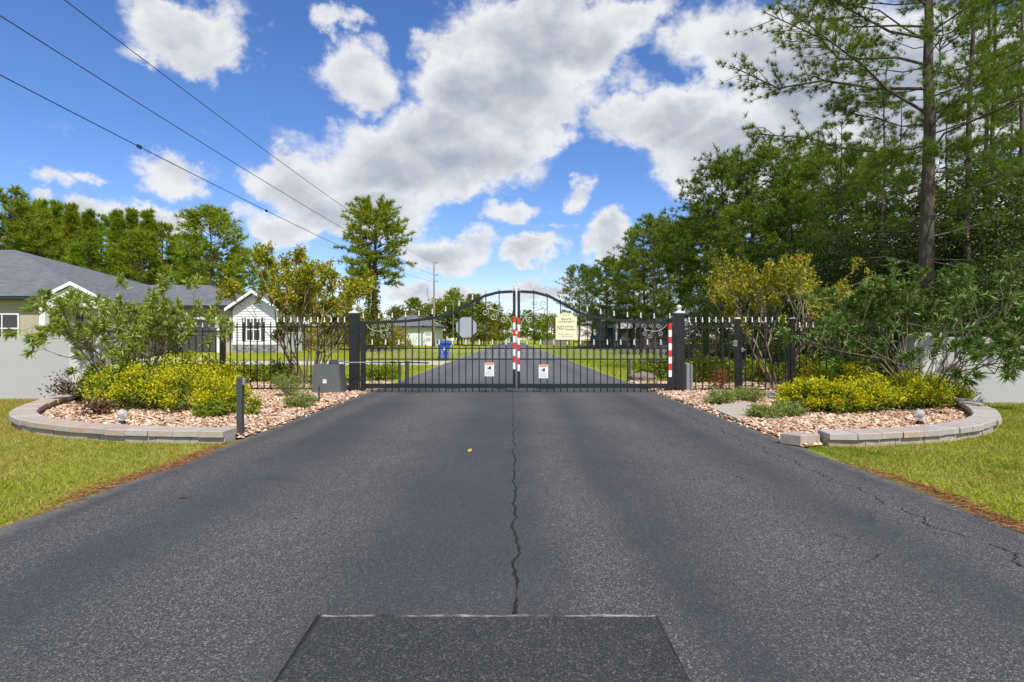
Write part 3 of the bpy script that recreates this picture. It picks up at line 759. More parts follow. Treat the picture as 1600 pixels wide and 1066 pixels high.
# ------------------------------------------------------------------ operators, posts, lights
op = thing('gate_operator', 'dark grey box shaped swing gate operator with round cap', 'gate operator', (-3.98, 12.45, 0.03))
m = MB(); m.add([(-.33, -.23, 0), (.31, -.23, 0), (.31, .23, 0), (-.33, .23, 0), (-.315, -.215, .62), (.255, -.215, .62), (.255, .215, .62), (-.315, .215, .62)],
    [(3, 2, 1, 0), (4, 5, 6, 7), (0, 1, 5, 4), (1, 2, 6, 5), (2, 3, 7, 6), (3, 0, 4, 7)])
me = m.mesh('housing', M['op_grey'])
bm = bmesh.new(); bm.from_mesh(me); bmesh.ops.bevel(bm, geom=list(bm.edges), offset=0.018, segments=2, affect='EDGES'); bm.to_mesh(me); bm.free()
inst('housing', me, op)
MB().lathe([(0.105, 0), (0.105, 0.06), (0.085, 0.075), (0.09, 0.09), (0.07, 0.10)], 20).build('cap', M['shutter'], op, loc=(0.08, 0, 0.617))
lb = MB().box(-0.085, -0.005, -0.229, -0.2265, 0.22, 0.305).build('sticker', M['label'], op)
for z in (0.292, 0.275, 0.25): MB().box(-0.076, -0.016, -0.2305, -0.2292, z - 0.004, z + 0.004).build('print', M['inkgrey'], lb)
MB().tube([(0.12, 0.0, 0.70), (0.45, -0.10, 0.66), (0.86, 0.15, 0.655)], 0.014, 8).build('arm', M['arm'], op)
MB().tube([(0.86, 0.16, 0.655), (1.55, 0.40, 0.645), (2.1, 0.44, 0.63)], 0.016, 8).build('push_rod', M['bollard'], op)
MB().box(-0.36, 0.34, -0.27, 0.27, -0.03, 0.004).build('base_plate', M['bollard'], op)
op2 = thing('gate_operator', 'ribbed light grey gate operator tucked behind the silver capped post', 'gate operator', (3.93, 13.05, 0.03))
m = MB()
for (x0, x1, zt) in ((-0.20, -0.02, 0.66), (0.0, 0.085, 0.625), (0.095, 0.15, 0.60)):
    m = MB().box(x0, x1, -0.22, 0.22, 0, zt, 0.02); m.build('cover_rib' if x0 > -0.1 else 'housing', M['op_light' if x0 > -.1 else 'op_grey'], op2)
MB().box(-0.03, 0.02, -0.18, 0.18, 0.01, 0.58).build('core', M['rubber'], op2)
MB().tube([(-0.12, 0.1, 0.62), (-0.3, 0.25, 0.63), (-0.9, 0.30, 0.63)], 0.016, 8).build('arm', M['bollard'], op2)

def square_post(px, pyb, h, w, label, name='photocell_post', eye=True):
    g = G(px, pyb, 0.03)
    root = thing(name, label, 'post', g)
    MB().box(-w / 2, w / 2, -w / 2, w / 2, 0, h, 0.006).build('shaft', M['bollard'], root)
    if eye:
        MB().box(w / 2 + 0.001, w / 2 + 0.03, -0.03, 0.03, h - 0.085, h - 0.005, 0.006).build('photo_eye', M['op_light'], root)
    MB().box(-w * .8, w * .8, -w * .8, w * .8, -0.03, 0.008).build('base_plate', M['bollard'], root)
    return root
square_post(375.5, 680, 0.70, 0.068, 'tall dark grey photocell post at the end of the curved edging')
square_post(498.5, 628, 0.30, 0.03, 'short thin black stake in the stones by the grey operator box', 'ground_stake', False)
square_post(636, 600, 0.60, 0.09, 'thick dark photocell post behind the gate beside the lawn', eye=True)
square_post(625, 600, 0.56, 0.035, 'thin dark post close to the thick photocell post behind the gate', 'sensor_post', False)
square_post(983, 594, 0.60, 0.075, 'dark photocell post behind the gate leaf with the cream notice')
def path_light(px, py, label):
    g = G(px, py, 0.04)
    root = thing('path_light', label, 'garden light', g)
    MB().lathe([(0.045, 0), (0.045, 0.035), (0.04, 0.045), (0.025, 0.05)], 14).build('base', M['rubber'], root)
    MB().lathe([(0.022, 0.05), (0.028, 0.075), (0.022, 0.085)], 12).build('collar', M['silver'], root)
    n = 10; rr = 0.062
    MB().lathe([(rr * math.sin(math.pi * i / n) + 0.001, 0.142 - rr * math.cos(math.pi * i / n)) for i in range(n + 1)], 18).build('globe', M['globe'], root, True)
    return root
path_light(191, 663, 'small clear globe light on black base near the plum leaved shrub')
path_light(1437, 663, 'small clear globe light on black base below the spreading oleander')

# ------------------------------------------------------------------ signs on the gate
def text_mesh(name, s, size, mat, sx=1.0, align='CENTER', ext=0.0008):
    cu = bpy.data.curves.new(name, 'FONT'); cu.body = s; cu.size = size; cu.align_x = align; cu.align_y = 'CENTER'; cu.extrude = ext
    o = bpy.data.objects.new(name, cu); COL.objects.link(o)
    dg = bpy.context.evaluated_depsgraph_get(); me = bpy.data.meshes.new_from_object(o.evaluated_get(dg))
    bpy.data.objects.remove(o); bpy.data.curves.remove(cu)
    for v in me.vertices: v.co.x *= sx
    me.name = name; me.materials.clear(); me.materials.append(mat)
    return me
def text(parent, s, size, x, z, mat, y=-0.001, sx=1.0, align='CENTER'):
    return inst('lettering', text_mesh('lettering', s, size, mat, sx, align), parent, (x, y, z), (R(90), 0, 0))
w, h = gx(901) - gx(868), gz(489) - gz(531)
sg = thing('notice_sign', 'cream arched top private community notice hanging on the gate', 'sign', (gx(884.5), YG - 0.034, gz(531)))
pts = [(-w / 2, 0), (w / 2, 0), (w / 2, h * 0.85), (w * .36, h * 0.855)]
pts += [(w * .36 * math.cos(R(a)), h * 0.875 + h * 0.125 * math.sin(R(a))) for a in range(10, 175, 15)] + [(-w * .36, h * 0.855), (-w / 2, h * 0.85)]
MB().prism(pts, 'y', -0.006, 0.006).build('board', M['cream'], sg)
for x in (-0.06, 0.0, 0.06): MB().lathe([(0.012, 0), (0.006, 0.004)], 8).build('emblem_dot', M['inkgreen'], sg, loc=(x, -0.0065, h * 0.925), rot=(R(90), 0, 0))
text(sg, 'PRIVATE', 0.062, 0, h * 0.755, M['inkgreen'], -0.0075, 0.95)
text(sg, 'COMMUNITY', 0.062, 0, h * 0.655, M['inkgreen'], -0.0075, 0.95)
text(sg, 'NO', 0.135, -w * 0.27, h * 0.44, M['inkgreen'], -0.0075, 0.72)
text(sg, 'Soliciting', 0.055, -w * 0.07, h * 0.49, M['inkgreen'], -0.0075, 0.95, 'LEFT')
text(sg, 'Trespassing', 0.055, -w * 0.07, h * 0.385, M['inkgreen'], -0.0075, 0.85, 'LEFT')
for zz, ws in ((0.21, (-.36, -.10, -.06, .20, .26, .36)), (0.13, (-.24, -.08, -.05, .07, .10, .26))):   # two rows too small to read
    for k in range(0, 6, 2): MB().box(w * ws[k], w * ws[k + 1], -0.0075, -0.0062, h * zz - 0.010, h * zz + 0.010).build('print', M['inkgrey'], sg)
def warn(px, py, label):
    r = thing('warning_sign', label, 'sign', (gx(px), YG - 0.018, gz(py)), group='white warning placards')
    MB().box(-.105, .105, -.003, .003, -.15, .15).build('plate', M['label'], r)
    MB().box(-.095, .095, -.0045, -.0032, .105, .14).build('header', M['orange'], r)
    m = MB().box(-.005, .035, -.0045, -.0032, .0, .075).box(-.04, -.012, -.0045, -.0032, .01, .045).box(-.03, .0, -.0046, -.0033, .022, .034)
    m.build('pictogram', M['ink'], r)
    for k in range(5): MB().box(-.085, .085 - .02 * (k % 3), -.0045, -.0032, -.035 - k * .022, -.027 - k * .022).build('print', M['inkgrey'], r)
    return r
warn(764.7, 577.5, 'white warning placard with orange header below the octagonal sign')
warn(849, 580.5, 'white warning placard with orange header below the cream notice')
st = thing('stop_sign', 'plain grey back of an octagonal sign fixed behind the gate pickets', 'sign', (gx(728.5), YG + 0.026, gz(511.5)))
rr = 0.245
MB().prism([(rr * math.cos(R(22.5 + 45 * k)), rr * math.sin(R(22.5 + 45 * k))) for k in range(8)], 'y', 0, 0.004).build('plate', M['sign_back'], st)
MB().tube([(0.05, -0.002, -0.2), (0.0, -0.002, -0.42)], 0.006, 5).build('tie', M['arm'], st)

# ------------------------------------------------------------------ walls with pillars
def stucco_wall(x0, x1, y, h, px0, px1, ph, label):
    root = thing('boundary_wall', label, 'wall', (0, y, 0), group='stucco boundary walls')
    MB().box(x0, x1, 0, 0.2, -0.2, h).build('wall', M['stucco'], root)
    MB().box(px0, px1, -0.14, 0.34, -0.2, ph, 0.006).build('pillar', M['stucco_light'], root)
    return root
stucco_wall(-24, -8.74, 11.35, 1.25, -8.735, -8.08, 1.3, 'light grey stucco wall in front of the large grey roofed house')
stucco_wall(7.92, 24, 10.6, 1.24, 7.40, 7.915, 1.32, 'light grey stucco wall under the dark pine wood')

# ------------------------------------------------------------------ houses
def hip_roof(root, x0, x1, y0, y1, ze, zr, rx0, rx1, yr, name='roof', th=0.16):
    m = MB()
    m.add([(x0, y0, ze), (x1, y0, ze), (x1, y1, ze), (x0, y1, ze), (rx0, yr, zr), (rx1, yr, zr)],
          [(0, 1, 5, 4), (1, 2, 5), (2, 3, 4, 5), (3, 0, 4), (3, 2, 1, 0)])
    rf = m.build(name, M['shingle'], root)
    MB().box(x0 + .03, x1 - .03, y0 + .03, y1 - .03, ze - th, ze - 0.004).build('fascia', M['fascia'], rf)
    return rf
HZ = 0.36
hs_ = thing('house', 'large single storey house with grey hip roof, porch gable and charcoal garage door', 'house', (-24, 34, HZ - 0.02))
hs_.location = (0, 0, 0)
hip_roof(hs_, -48, -20.6, 28.2, 45, 3.34, 7.0, -42, -32.3, 37)
MB().box(-47.4, -21.2, 28.8, 44.4, 0.0, 3.17).build('wall', M['beige'], hs_)
hip_roof(hs_, -26, -16.9, 35.0, 45.5, 3.28, 5.02, -27, -21.4, 40.2)
MB().box(-21.19, -17.3, 35.5, 45, 0.0, 3.11).build('wall', M['beige'], hs_)
# garage door with sections
gd = MB().box(-21.05, -18.35, 35.40, 35.49, 0.3, 2.42).build('garage_door', M['garage'], hs_)
for r_ in range(4):
    for c_ in range(3):
        MB().box(-20.98 + c_ * .89, -20.98 + c_ * .89 + .80, 35.375, 35.399, 0.40 + r_ * .52, 0.40 + r_ * .52 + .42, 0.01).build('panel', M['garage'], gd)
MB().box(-21.15, -18.1, 35.34, 35.49, 2.425, 2.56).build('door_header', M['white'], hs_)
MB().box(-18.34, -18.1, 35.34, 35.49, 0.3, 2.42).build('door_jamb', M['white'], hs_)
# gable bay with lap siding
bx0, bx1, by = -16.95, -14.25, 34.6
m = MB(); z = 0.98
prof = [(by, 0.96)]
while z < 4.02:
    prof += [(by - 0.040, z), (by, z + 0.158)]; z += 0.16
def gable_clip(zv): return max(0.02, min(1.0, (4.02 - zv) / (4.02 - 3.1)))
for (ya, za), (yb, zb) in zip(prof[1::2], prof[2::2]):
    cxm = (bx0 + bx1) / 2; hwa = (bx1 - bx0) / 2 * gable_clip(za); hwb = (bx1 - bx0) / 2 * gable_clip(zb)
    m.add([(cxm - hwa, ya, za), (cxm + hwa, ya, za), (cxm + hwb, yb, zb), (cxm - hwb, yb, zb), (cxm - hwa, yb, za), (cxm + hwa, yb, za)], [(0, 1, 2, 3), (1, 0, 4, 5)])
sd = m.build('siding', M['siding'], hs_, fix=False)
MB().prism([(bx0, 0.2), (bx1, 0.2), (bx1, 3.1), ((bx0 + bx1) / 2, 4.0), (bx0, 3.1)], 'y', by + 0.004, by + 4).build('bay_wall', M['siding'], hs_)
MB().box(bx0 - 0.03, bx1 + 0.03, by - 0.09, by - 0.001, 0.3, 0.86).build('stone_base', M['ledge'], hs_)
MB().box(bx0 - 0.05, bx1 + 0.05, by - 0.12, by - 0.001, 0.865, 0.96).build('sill_band', M['white'], hs_)
for x in (bx0, bx1 - 0.12): MB().box(x, x + 0.12, by - 0.05, by - 0.001, 0.97, 3.0).build('corner_board', M['white'], hs_)
# bay roof with rakes
cxm = (bx0 + bx1) / 2; ov = 0.28
for s_ in (-1, 1):
    xa, xb = cxm, cxm + s_ * ((bx1 - bx0) / 2 + ov)
    zb = 3.1 - ov * (0.92 / 1.35)
    m = MB().add([(xa, by - .5, 4.16), (xb, by - .5, zb + .14), (xb, by + 5, zb + .14), (xa, by + 5, 4.16), (xa, by - .5, 4.04), (xb, by - .5, zb + .02), (xb, by + 5, zb + .02), (xa, by + 5, 4.04)],
                 [(0, 1, 2, 3), (7, 6, 5, 4), (0, 4, 5, 1), (1, 5, 6, 2), (2, 6, 7, 3), (3, 7, 4, 0)])
    rf = m.build('roof', M['shingle'], hs_)
    MB().add([(xa, by - .53, 4.17), (xb, by - .53, zb + .15), (xb, by - .53, zb - .04), (xa, by - .53, 3.98), (xa, by - .502, 4.17), (xb, by - .502, zb + .15), (xb, by - .502, zb - .04), (xa, by - .502, 3.98)],
             [(0, 1, 2, 3), (7, 6, 5, 4), (0, 4, 5, 1), (1, 5, 6, 2), (2, 6, 7, 3), (3, 7, 4, 0)]).build('rake_board', M['white'], rf)
def window(parent, x0, x1, y, z0, z1, nx=2, ny=2, shutters=True):
    wn_ = MB().box(x0, x1, y - 0.07, y - 0.03, z0, z1).build('window', M['white'], parent)
    fw = 0.07
    cw = (x1 - x0 - fw * (nx + 1)) / nx; ch = (z1 - z0 - fw * (ny + 1)) / ny
    for i in range(nx):
        for j in range(ny):
            xx, zz = x0 + fw + i * (cw + fw), z0 + fw + j * (ch + fw)
            MB().box(xx, xx + cw, y - 0.078, y - 0.071, zz, zz + ch).build('pane', M['glass'], wn_)
    if shutters:
        for a, b in ((x0 - 0.24, x0 - 0.02), (x1 + 0.02, x1 + 0.24)):
            sh = MB().box(a, b, y - 0.06, y - 0.03, z0, z1).build('shutter', M['shutter'], wn_)
            for j in range(8): MB().box(a + .03, b - .03, y - 0.068, y - 0.061, z0 + .05 + j * (z1 - z0 - .1) / 8, z0 + .05 + (j + .6) * (z1 - z0 - .1) / 8).build('slat', M['shutter'], sh)
window(hs_, -16.15, -15.25, by, 1.08, 2.5)
# porch gable
px0, px1, py_ = -23.2, -19.9, 28.0
cxm = (px0 + px1) / 2
for s_ in (-1, 1):
    xb = cxm + s_ * ((px1 - px0) / 2 + .1)
    m = MB().add([(cxm, py_ - .25, 4.0), (xb, py_ - .25, 3.12), (xb, py_ + 6, 3.12), (cxm, py_ + 6, 4.0), (cxm, py_ - .25, 3.9), (xb, py_ - .25, 3.02), (xb, py_ + 6, 3.02), (cxm, py_ + 6, 3.9)],
                 [(0, 1, 2, 3), (7, 6, 5, 4), (0, 4, 5, 1), (1, 5, 6, 2), (2, 6, 7, 3), (3, 7, 4, 0)])
    rf = m.build('porch_roof', M['shingle'], hs_)
    MB().add([(cxm, py_ - .28, 4.02), (xb, py_ - .28, 3.13), (xb, py_ - .28, 2.97), (cxm, py_ - .28, 3.84), (cxm, py_ - .252, 4.02), (xb, py_ - .252, 3.13), (xb, py_ - .252, 2.97), (cxm, py_ - .252, 3.84)],
             [(0, 1, 2, 3), (7, 6, 5, 4), (0, 4, 5, 1), (1, 5, 6, 2), (2, 6, 7, 3), (3, 7, 4, 0)]).build('rake_board', M['white'], rf)
MB().prism([(px0, 2.72), (px1, 2.72), (px1, 3.0), (cxm, 3.85), (px0, 3.0)], 'y', py_ - .12, py_ + .1).build('porch_gable', M['siding'], hs_)
for x in (px0 + .05, px1 - .33):
    MB().box(x, x + .28, py_ - .15, py_ + .13, 1.2, 2.715).build('porch_column', M['white'], hs_)
    MB().box(x - .12, x + .40, py_ - .27, py_ + .25, 0.1, 1.195, .02).build('column_plinth', M['white'], hs_)
window(hs_, -26.6, -24.9, 28.79, 1.0, 2.5, 2, 2, False)
lt = MB().box(-21.95, -21.7, 28.6, 28.79, 2.1, 2.45, .02).build('wall_lantern', M['fascia'], hs_)
# second house
h2 = thing('house', 'small white rendered house with low grey roof beyond the utility pole', 'house', (0, 0, 0))
a = P(607, 540, 75); b = P(684, 540, 75)
MB().box(a.x + .9, b.x - .3, 75, 83, 0.1, 2.75).build('wall', M['siding'], h2)
hip_roof(h2, a.x - .2, b.x + .4, 74.4, 84, 2.9, 4.5, a.x + 1.2, a.x + 3.0, 79)
dr = MB().box(b.x - 1.75, b.x - 0.75, 74.9, 74.99, 0.3, 2.4).build('door', M['white'], h2)
for zz in (0.95, 1.7): MB().box(b.x - 1.6, b.x - .9, 74.87, 74.899, zz, zz + .42).build('pane', M['inkgrey'], dr)
# house at the end of the road
h3 = thing('house', 'tiny pale green house closing the far end of the road', 'house', (0, 0, 0))
MB().box(-3.4, 2.8, 222, 230, 0, 3.2).build('wall', M['greenhouse'], h3)
MB().prism([(-4.2, 3.2), (3.6, 3.2), (-0.3, 5.6)], 'y', 221.5, 230.5).build('roof', M['white'], h3)
MB().box(-0.7, 0.3, 221.94, 221.995, 0, 2.2).build('door', M['glass'], h3)
# house half hidden on the right
h4 = thing('house', 'dark roofed house half hidden by pines behind the low black fence', 'house', (0, 0, 0))
MB().box(12.4, 22, 76, 84, 0, 2.7).build('wall', M['shutter'], h4)
MB().prism([(75.4, 2.7), (84.6, 2.7), (80, 5.2)], 'x', 11.9, 22.5).build('roof', M['shingle'], h4)
MB().prism([(13.6, 2.6), (16.4, 2.6), (15, 3.6)], 'y', 75.0, 75.9).build('porch_gable', M['white'], h4)
for x in (13.7, 16.1): MB().box(x, x + .2, 75.1, 75.3, 0, 2.6).build('porch_post', M['white'], h4)
MB().box(14.5, 15.5, 75.93, 75.995, 0, 2.1).build('door', M['glass'], h4)
MB().box(17.4, 18.8, 75.93, 75.995, 0.9, 2.1).build('window', M['glass'], h4)

# ------------------------------------------------------------------ utilities
def pole(x, y, h, r, label, arms=True):
    root = thing('utility_pole', label, 'pole', (x, y, 0))
    MB().tube([(0, 0, -0.3), (0, 0, h * .5), (0, 0, h)], [r, r * .85, r * .65], 10).build('shaft', M['pole'], root, True)
    if arms:
        for zz in (h - 0.2, h - 1.7, h - 2.45): MB().tube([(0, -.05, zz), (0.45, -.05, zz + .03)], 0.045, 6).lathe([(.06, 0), (.09, .05), (.06, .12), (.03, .16)], 8, (.45, -.05, zz + .04)).build('insulator_arm', M['insulator'], root)
        m = MB().tube([(0, 0, h - 4.7), (-0.6, 0, h - 4.6), (-0.75, 0, h - 4.2), (-0.85, 0, h - 3.2)], 0.05, 6)
        m.build('cutout_bracket', M['insulator'], root)
    return root
pole(-9.45, 69, 10.6, 0.16, 'tall weathered utility pole with side brackets beside the white house')
pole(-5.4, 130, 7.2, 0.22, 'distant grey pole with a pale head in front of the far trees', False)
pole(2.6, 190, 6.0, 0.14, 'distant thin pole beside the far end of the road', False)
for (zt, sag, dx, lb) in ((10.45, 2.05, 0.0, 'highest of the three thin overhead wires crossing the sky'), (8.95, 1.75, 0.0, 'middle one of the three thin overhead wires crossing the sky'), (8.15, 2.05, 0.0, 'lowest of the three thin overhead wires crossing the sky')):
    pts = []
    for i in range(61):
        y = -45 + 114 * i / 60; u = (y - 12) / 57; pts.append((-9.5 + dx + (0.45 if i == 60 else 0), y - (.05 if i == 60 else 0), zt - sag * (1 - u * u)))
    o = MB().tube(pts, 0.011, 6).build('overhead_wire', M['wire'], None, True)
    tag(o, lb, 'wire')
    if sag > 2 and zt < 9:
        for y in (9.5, 14.5, 22.0): u = (y - 12) / 57; MB().box(-9.53, -9.47, y - .07, y + .07, zt - sag * (1 - u * u) - .035, zt - sag * (1 - u * u) + .035).build('splice', M['wire'], o)
# blue bin
g = P(694, 563, 32.2)
bn_ = thing('recycling_cart', 'blue plastic wheeled cart standing at the lawn edge behind the gate', 'cart', (g.x, 32.2, 0.01), R(12))
m = MB().add([(-.24, -.27, .06), (.24, -.27, .06), (.24, .25, .06), (-.24, .25, .06), (-.32, -.38, .93), (.32, -.38, .93), (.32, .34, .93), (-.32, .34, .93)],
    [(3, 2, 1, 0), (4, 5, 6, 7), (0, 1, 5, 4), (1, 2, 6, 5), (2, 3, 7, 6), (3, 0, 4, 7)]); m.build('body', M['bin_blue'], bn_)
MB().box(-.36, .36, -.42, .38, .935, .975, .01).build('rim', M['bin_blue'], bn_)
MB().prism([(-.43, .98), (.42, .98), (.38, 1.04), (.1, 1.09), (-.25, 1.08), (-.42, 1.02)], 'x', -.37, .37).build('lid', M['bin_blue'], bn_)
MB().tube([(-.28, .45, .98), (.28, .45, .98)], .02, 8).build('handle', M['bin_blue'], bn_)
for s_ in (-1, 1): MB().tube([(s_ * .25, .26, .13), (s_ * .31, .26, .13)], .13, 16).build('wheel', M['rubber'], bn_)
MB().lathe([(.10, 0), (.09, .002)], 16).build('emblem', M['label'], bn_, loc=(0, -.356, .68), rot=(R(83), 0, 0))  # plain white disc on the front of the cart
# mailboxes
def mailbox(x, y, z, mat, label):
    r = thing('mailbox', label, 'mailbox', (x, y, 0))
    MB().box(-.05, .05, -.05, .05, -.2, z).build('post', M[mat], r)
    prof = [(-.13, 0), (.13, 0), (.13, .14)] + [(.13 * math.cos(R(a)), .14 + .12 * math.sin(R(a))) for a in range(15, 180, 15)] + [(-.13, .14)]
    MB().prism([(p[0], p[1] + z + .002) for p in prof], 'y', -.28, .25).build('box', M[mat], r)
    MB().box(-.10, .10, -.288, -.281, z + .03, z + .2).build('door', M[mat], r)
    MB().box(.132, .142, .0, .05, z + .12, z + .3).build('flag', M['red_tape'], r)
    return r
mailbox(P(707, 530, 44).x, 44, 1.05, 'mailbox_white', 'white mailbox on a white post beside the blue cart')
MB  # white arm of the mailbox post
mailbox(P(780, 530, 46).x - 2.2, 46, 0.95, 'fascia', 'black mailbox on a black post at the road edge')
# low black fence, cabinet, logs, low wall on the right
lf = thing('rail_fence', 'low black crossed rail fence in front of the dark roofed house', 'fence', (0, 70, 0))
for i in range(6):
    x = 7.6 + i * 1.75
    MB().box(x - .07, x + .07, -.07, .07, -.1, .98).build('post', M['fascia'], lf)
    if i < 5:
        for z in (.2, .9): MB().box(x + .072, x + 1.678, -.03, .03, z - .06, z + .06).build('rail', M['fascia'], lf)
        MB().tube([(x + .1, -.035, .22), (x + 1.65, -.035, .88)], .04, 5).build('brace', M['fascia'], lf)
        MB().tube([(x + .1, .035, .88), (x + 1.65, .035, .22)], .04, 5).build('brace', M['fascia'], lf)
cb = thing('utility_cabinet', 'blue grey metal cabinet standing behind the low black fence', 'cabinet', (P(928, 530, 73).x, 73, 0))
MB().box(-.45, .45, -.3, .3, 0, 1.55, .02).build('case', M['blue_grey'], cb)
MB().box(-.5, .5, -.36, .36, 1.552, 1.66, .03).build('lid', M['blue_grey'], cb)
for s_ in (-1, 1): MB().box(min(s_ * .02, s_ * .42), max(s_ * .02, s_ * .42), -.315, -.3005, .12, 1.45).build('door', M['blue_grey'], cb)
wd = thing('log_pile', 'short stack of split logs behind the low black fence', 'logs', (P(918, 530, 71.5).x, 71.3, 0))
rr_ = random.Random(4)
for j in range(4):
    for i in range(8): MB().tube([(-.9 + i * .24 + .1 * (j % 2), -.25, .11 + j * .2), (-.9 + i * .24 + .1 * (j % 2), .25, .11 + j * .2)], .1 + rr_.random() * .015, 7).build('log', M['wood'], wd)
lw = thing('low_wall', 'long low brown wall far off beside the road', 'wall', (P(868, 530, 108).x, 108, 0))
MB().box(-2.2, 2.2, -.2, .2, -.2, .95).build('wall', M['rock'], lw); MB().box(-2.3, 2.3, -.26, .26, .952, 1.06).build('coping', M['rock'], lw)
# field rocks
def rock(x, y, s, label, seed):
    bm = bmesh.new(); bmesh.ops.create_icosphere(bm, subdivisions=3, radius=1); r = random.Random(seed)
    ph = [r.uniform(0, 6) for _ in range(6)]
    for v in bm.verts:
        c = v.co; k = 1 + .18 * math.sin(c.x * 3 + ph[0]) * math.cos(c.y * 4 + ph[1]) + .1 * math.sin(c.z * 7 + ph[2]) + .05 * math.sin(c.x * 11 + ph[3])
        v.co = Vector((c.x * k * s, c.y * k * s * .7, max(-.2, c.z) * k * s * .5))
    me = bpy.data.meshes.new('rock'); bm.to_mesh(me); bm.free(); me.materials.append(M['rock'])
    return tag(inst('rock', me, None, (x, y, 0.06)), label, 'rock')
rock(P(1003, 590, 16.2).x, 16.2, .42, 'dark low rock behind the gate beside the photocell post', 1)
rock(G(1213, 652).x, G(1213, 652).y + .05, .13, 'small brown rock among the low grey green shrubs', 2)

# ------------------------------------------------------------------ plants
UP = np.array([0, 0, 1.0])
def nrm(a): return a / (np.linalg.norm(a, axis=-1, keepdims=True) + 1e-9)
def blades(Pb, D, L, Wd, r, kind='leaf', fold=0.0, droop=0.0):
    """Pb (n,3) roots, D (n,3) directions -> leaf quads or needle triangles"""
    n = len(Pb); D = nrm(D)
    S = nrm(np.cross(D, r.normal(0, 1, (n, 3))))
    L = np.broadcast_to(L, n)[:, None]; Wd = np.broadcast_to(Wd, n)[:, None]
    if kind == 'needle':
        V = np.stack([Pb - S * Wd / 2, Pb + S * Wd / 2, Pb + D * L], 1).reshape(-1, 3)
        return V, np.arange(3 * n).reshape(n, 3)
    mid = Pb + D * L * 0.5
    tip = Pb + D * L - UP * L * droop
    if fold: mid = mid + np.cross(D, S) * Wd * fold
    V = np.stack([Pb, mid + S * Wd / 2, tip, mid - S * Wd / 2], 1).reshape(-1, 3)
    return V, np.arange(4 * n).reshape(n, 4)
def tubes(polys, sides=5):
    Vs, Fs, b = [], [], 0
    ang = np.arange(sides) * 2 * np.pi / sides
    for pts, rad in polys:
        pts = np.asarray(pts, float); rad = np.asarray(rad, float); N = len(pts)
        T = nrm(np.gradient(pts, axis=0))
        ref = np.array([0.31, 0.17, 0.05]) if abs(T[0, 2]) > 0.7 else np.array([0.1, 0.2, 1.0])
        A = nrm(np.cross(T, ref)); B = np.cross(T, A)
        ring = pts[:, None] + (A[:, None] * np.cos(ang)[None, :, None] + B[:, None] * np.sin(ang)[None, :, None]) * rad[:, None, None]
        Vs.append(ring.reshape(-1, 3))
        i = np.arange(N - 1)[:, None] * sides; k = np.arange(sides)[None]; k2 = (k + 1) % sides
        Fs.append(np.stack([b + i + k, b + i + k2, b + i + sides + k2, b + i + sides + k], -1).reshape(-1, 4)); b += N * sides
    return np.concatenate(Vs), np.concatenate(Fs)
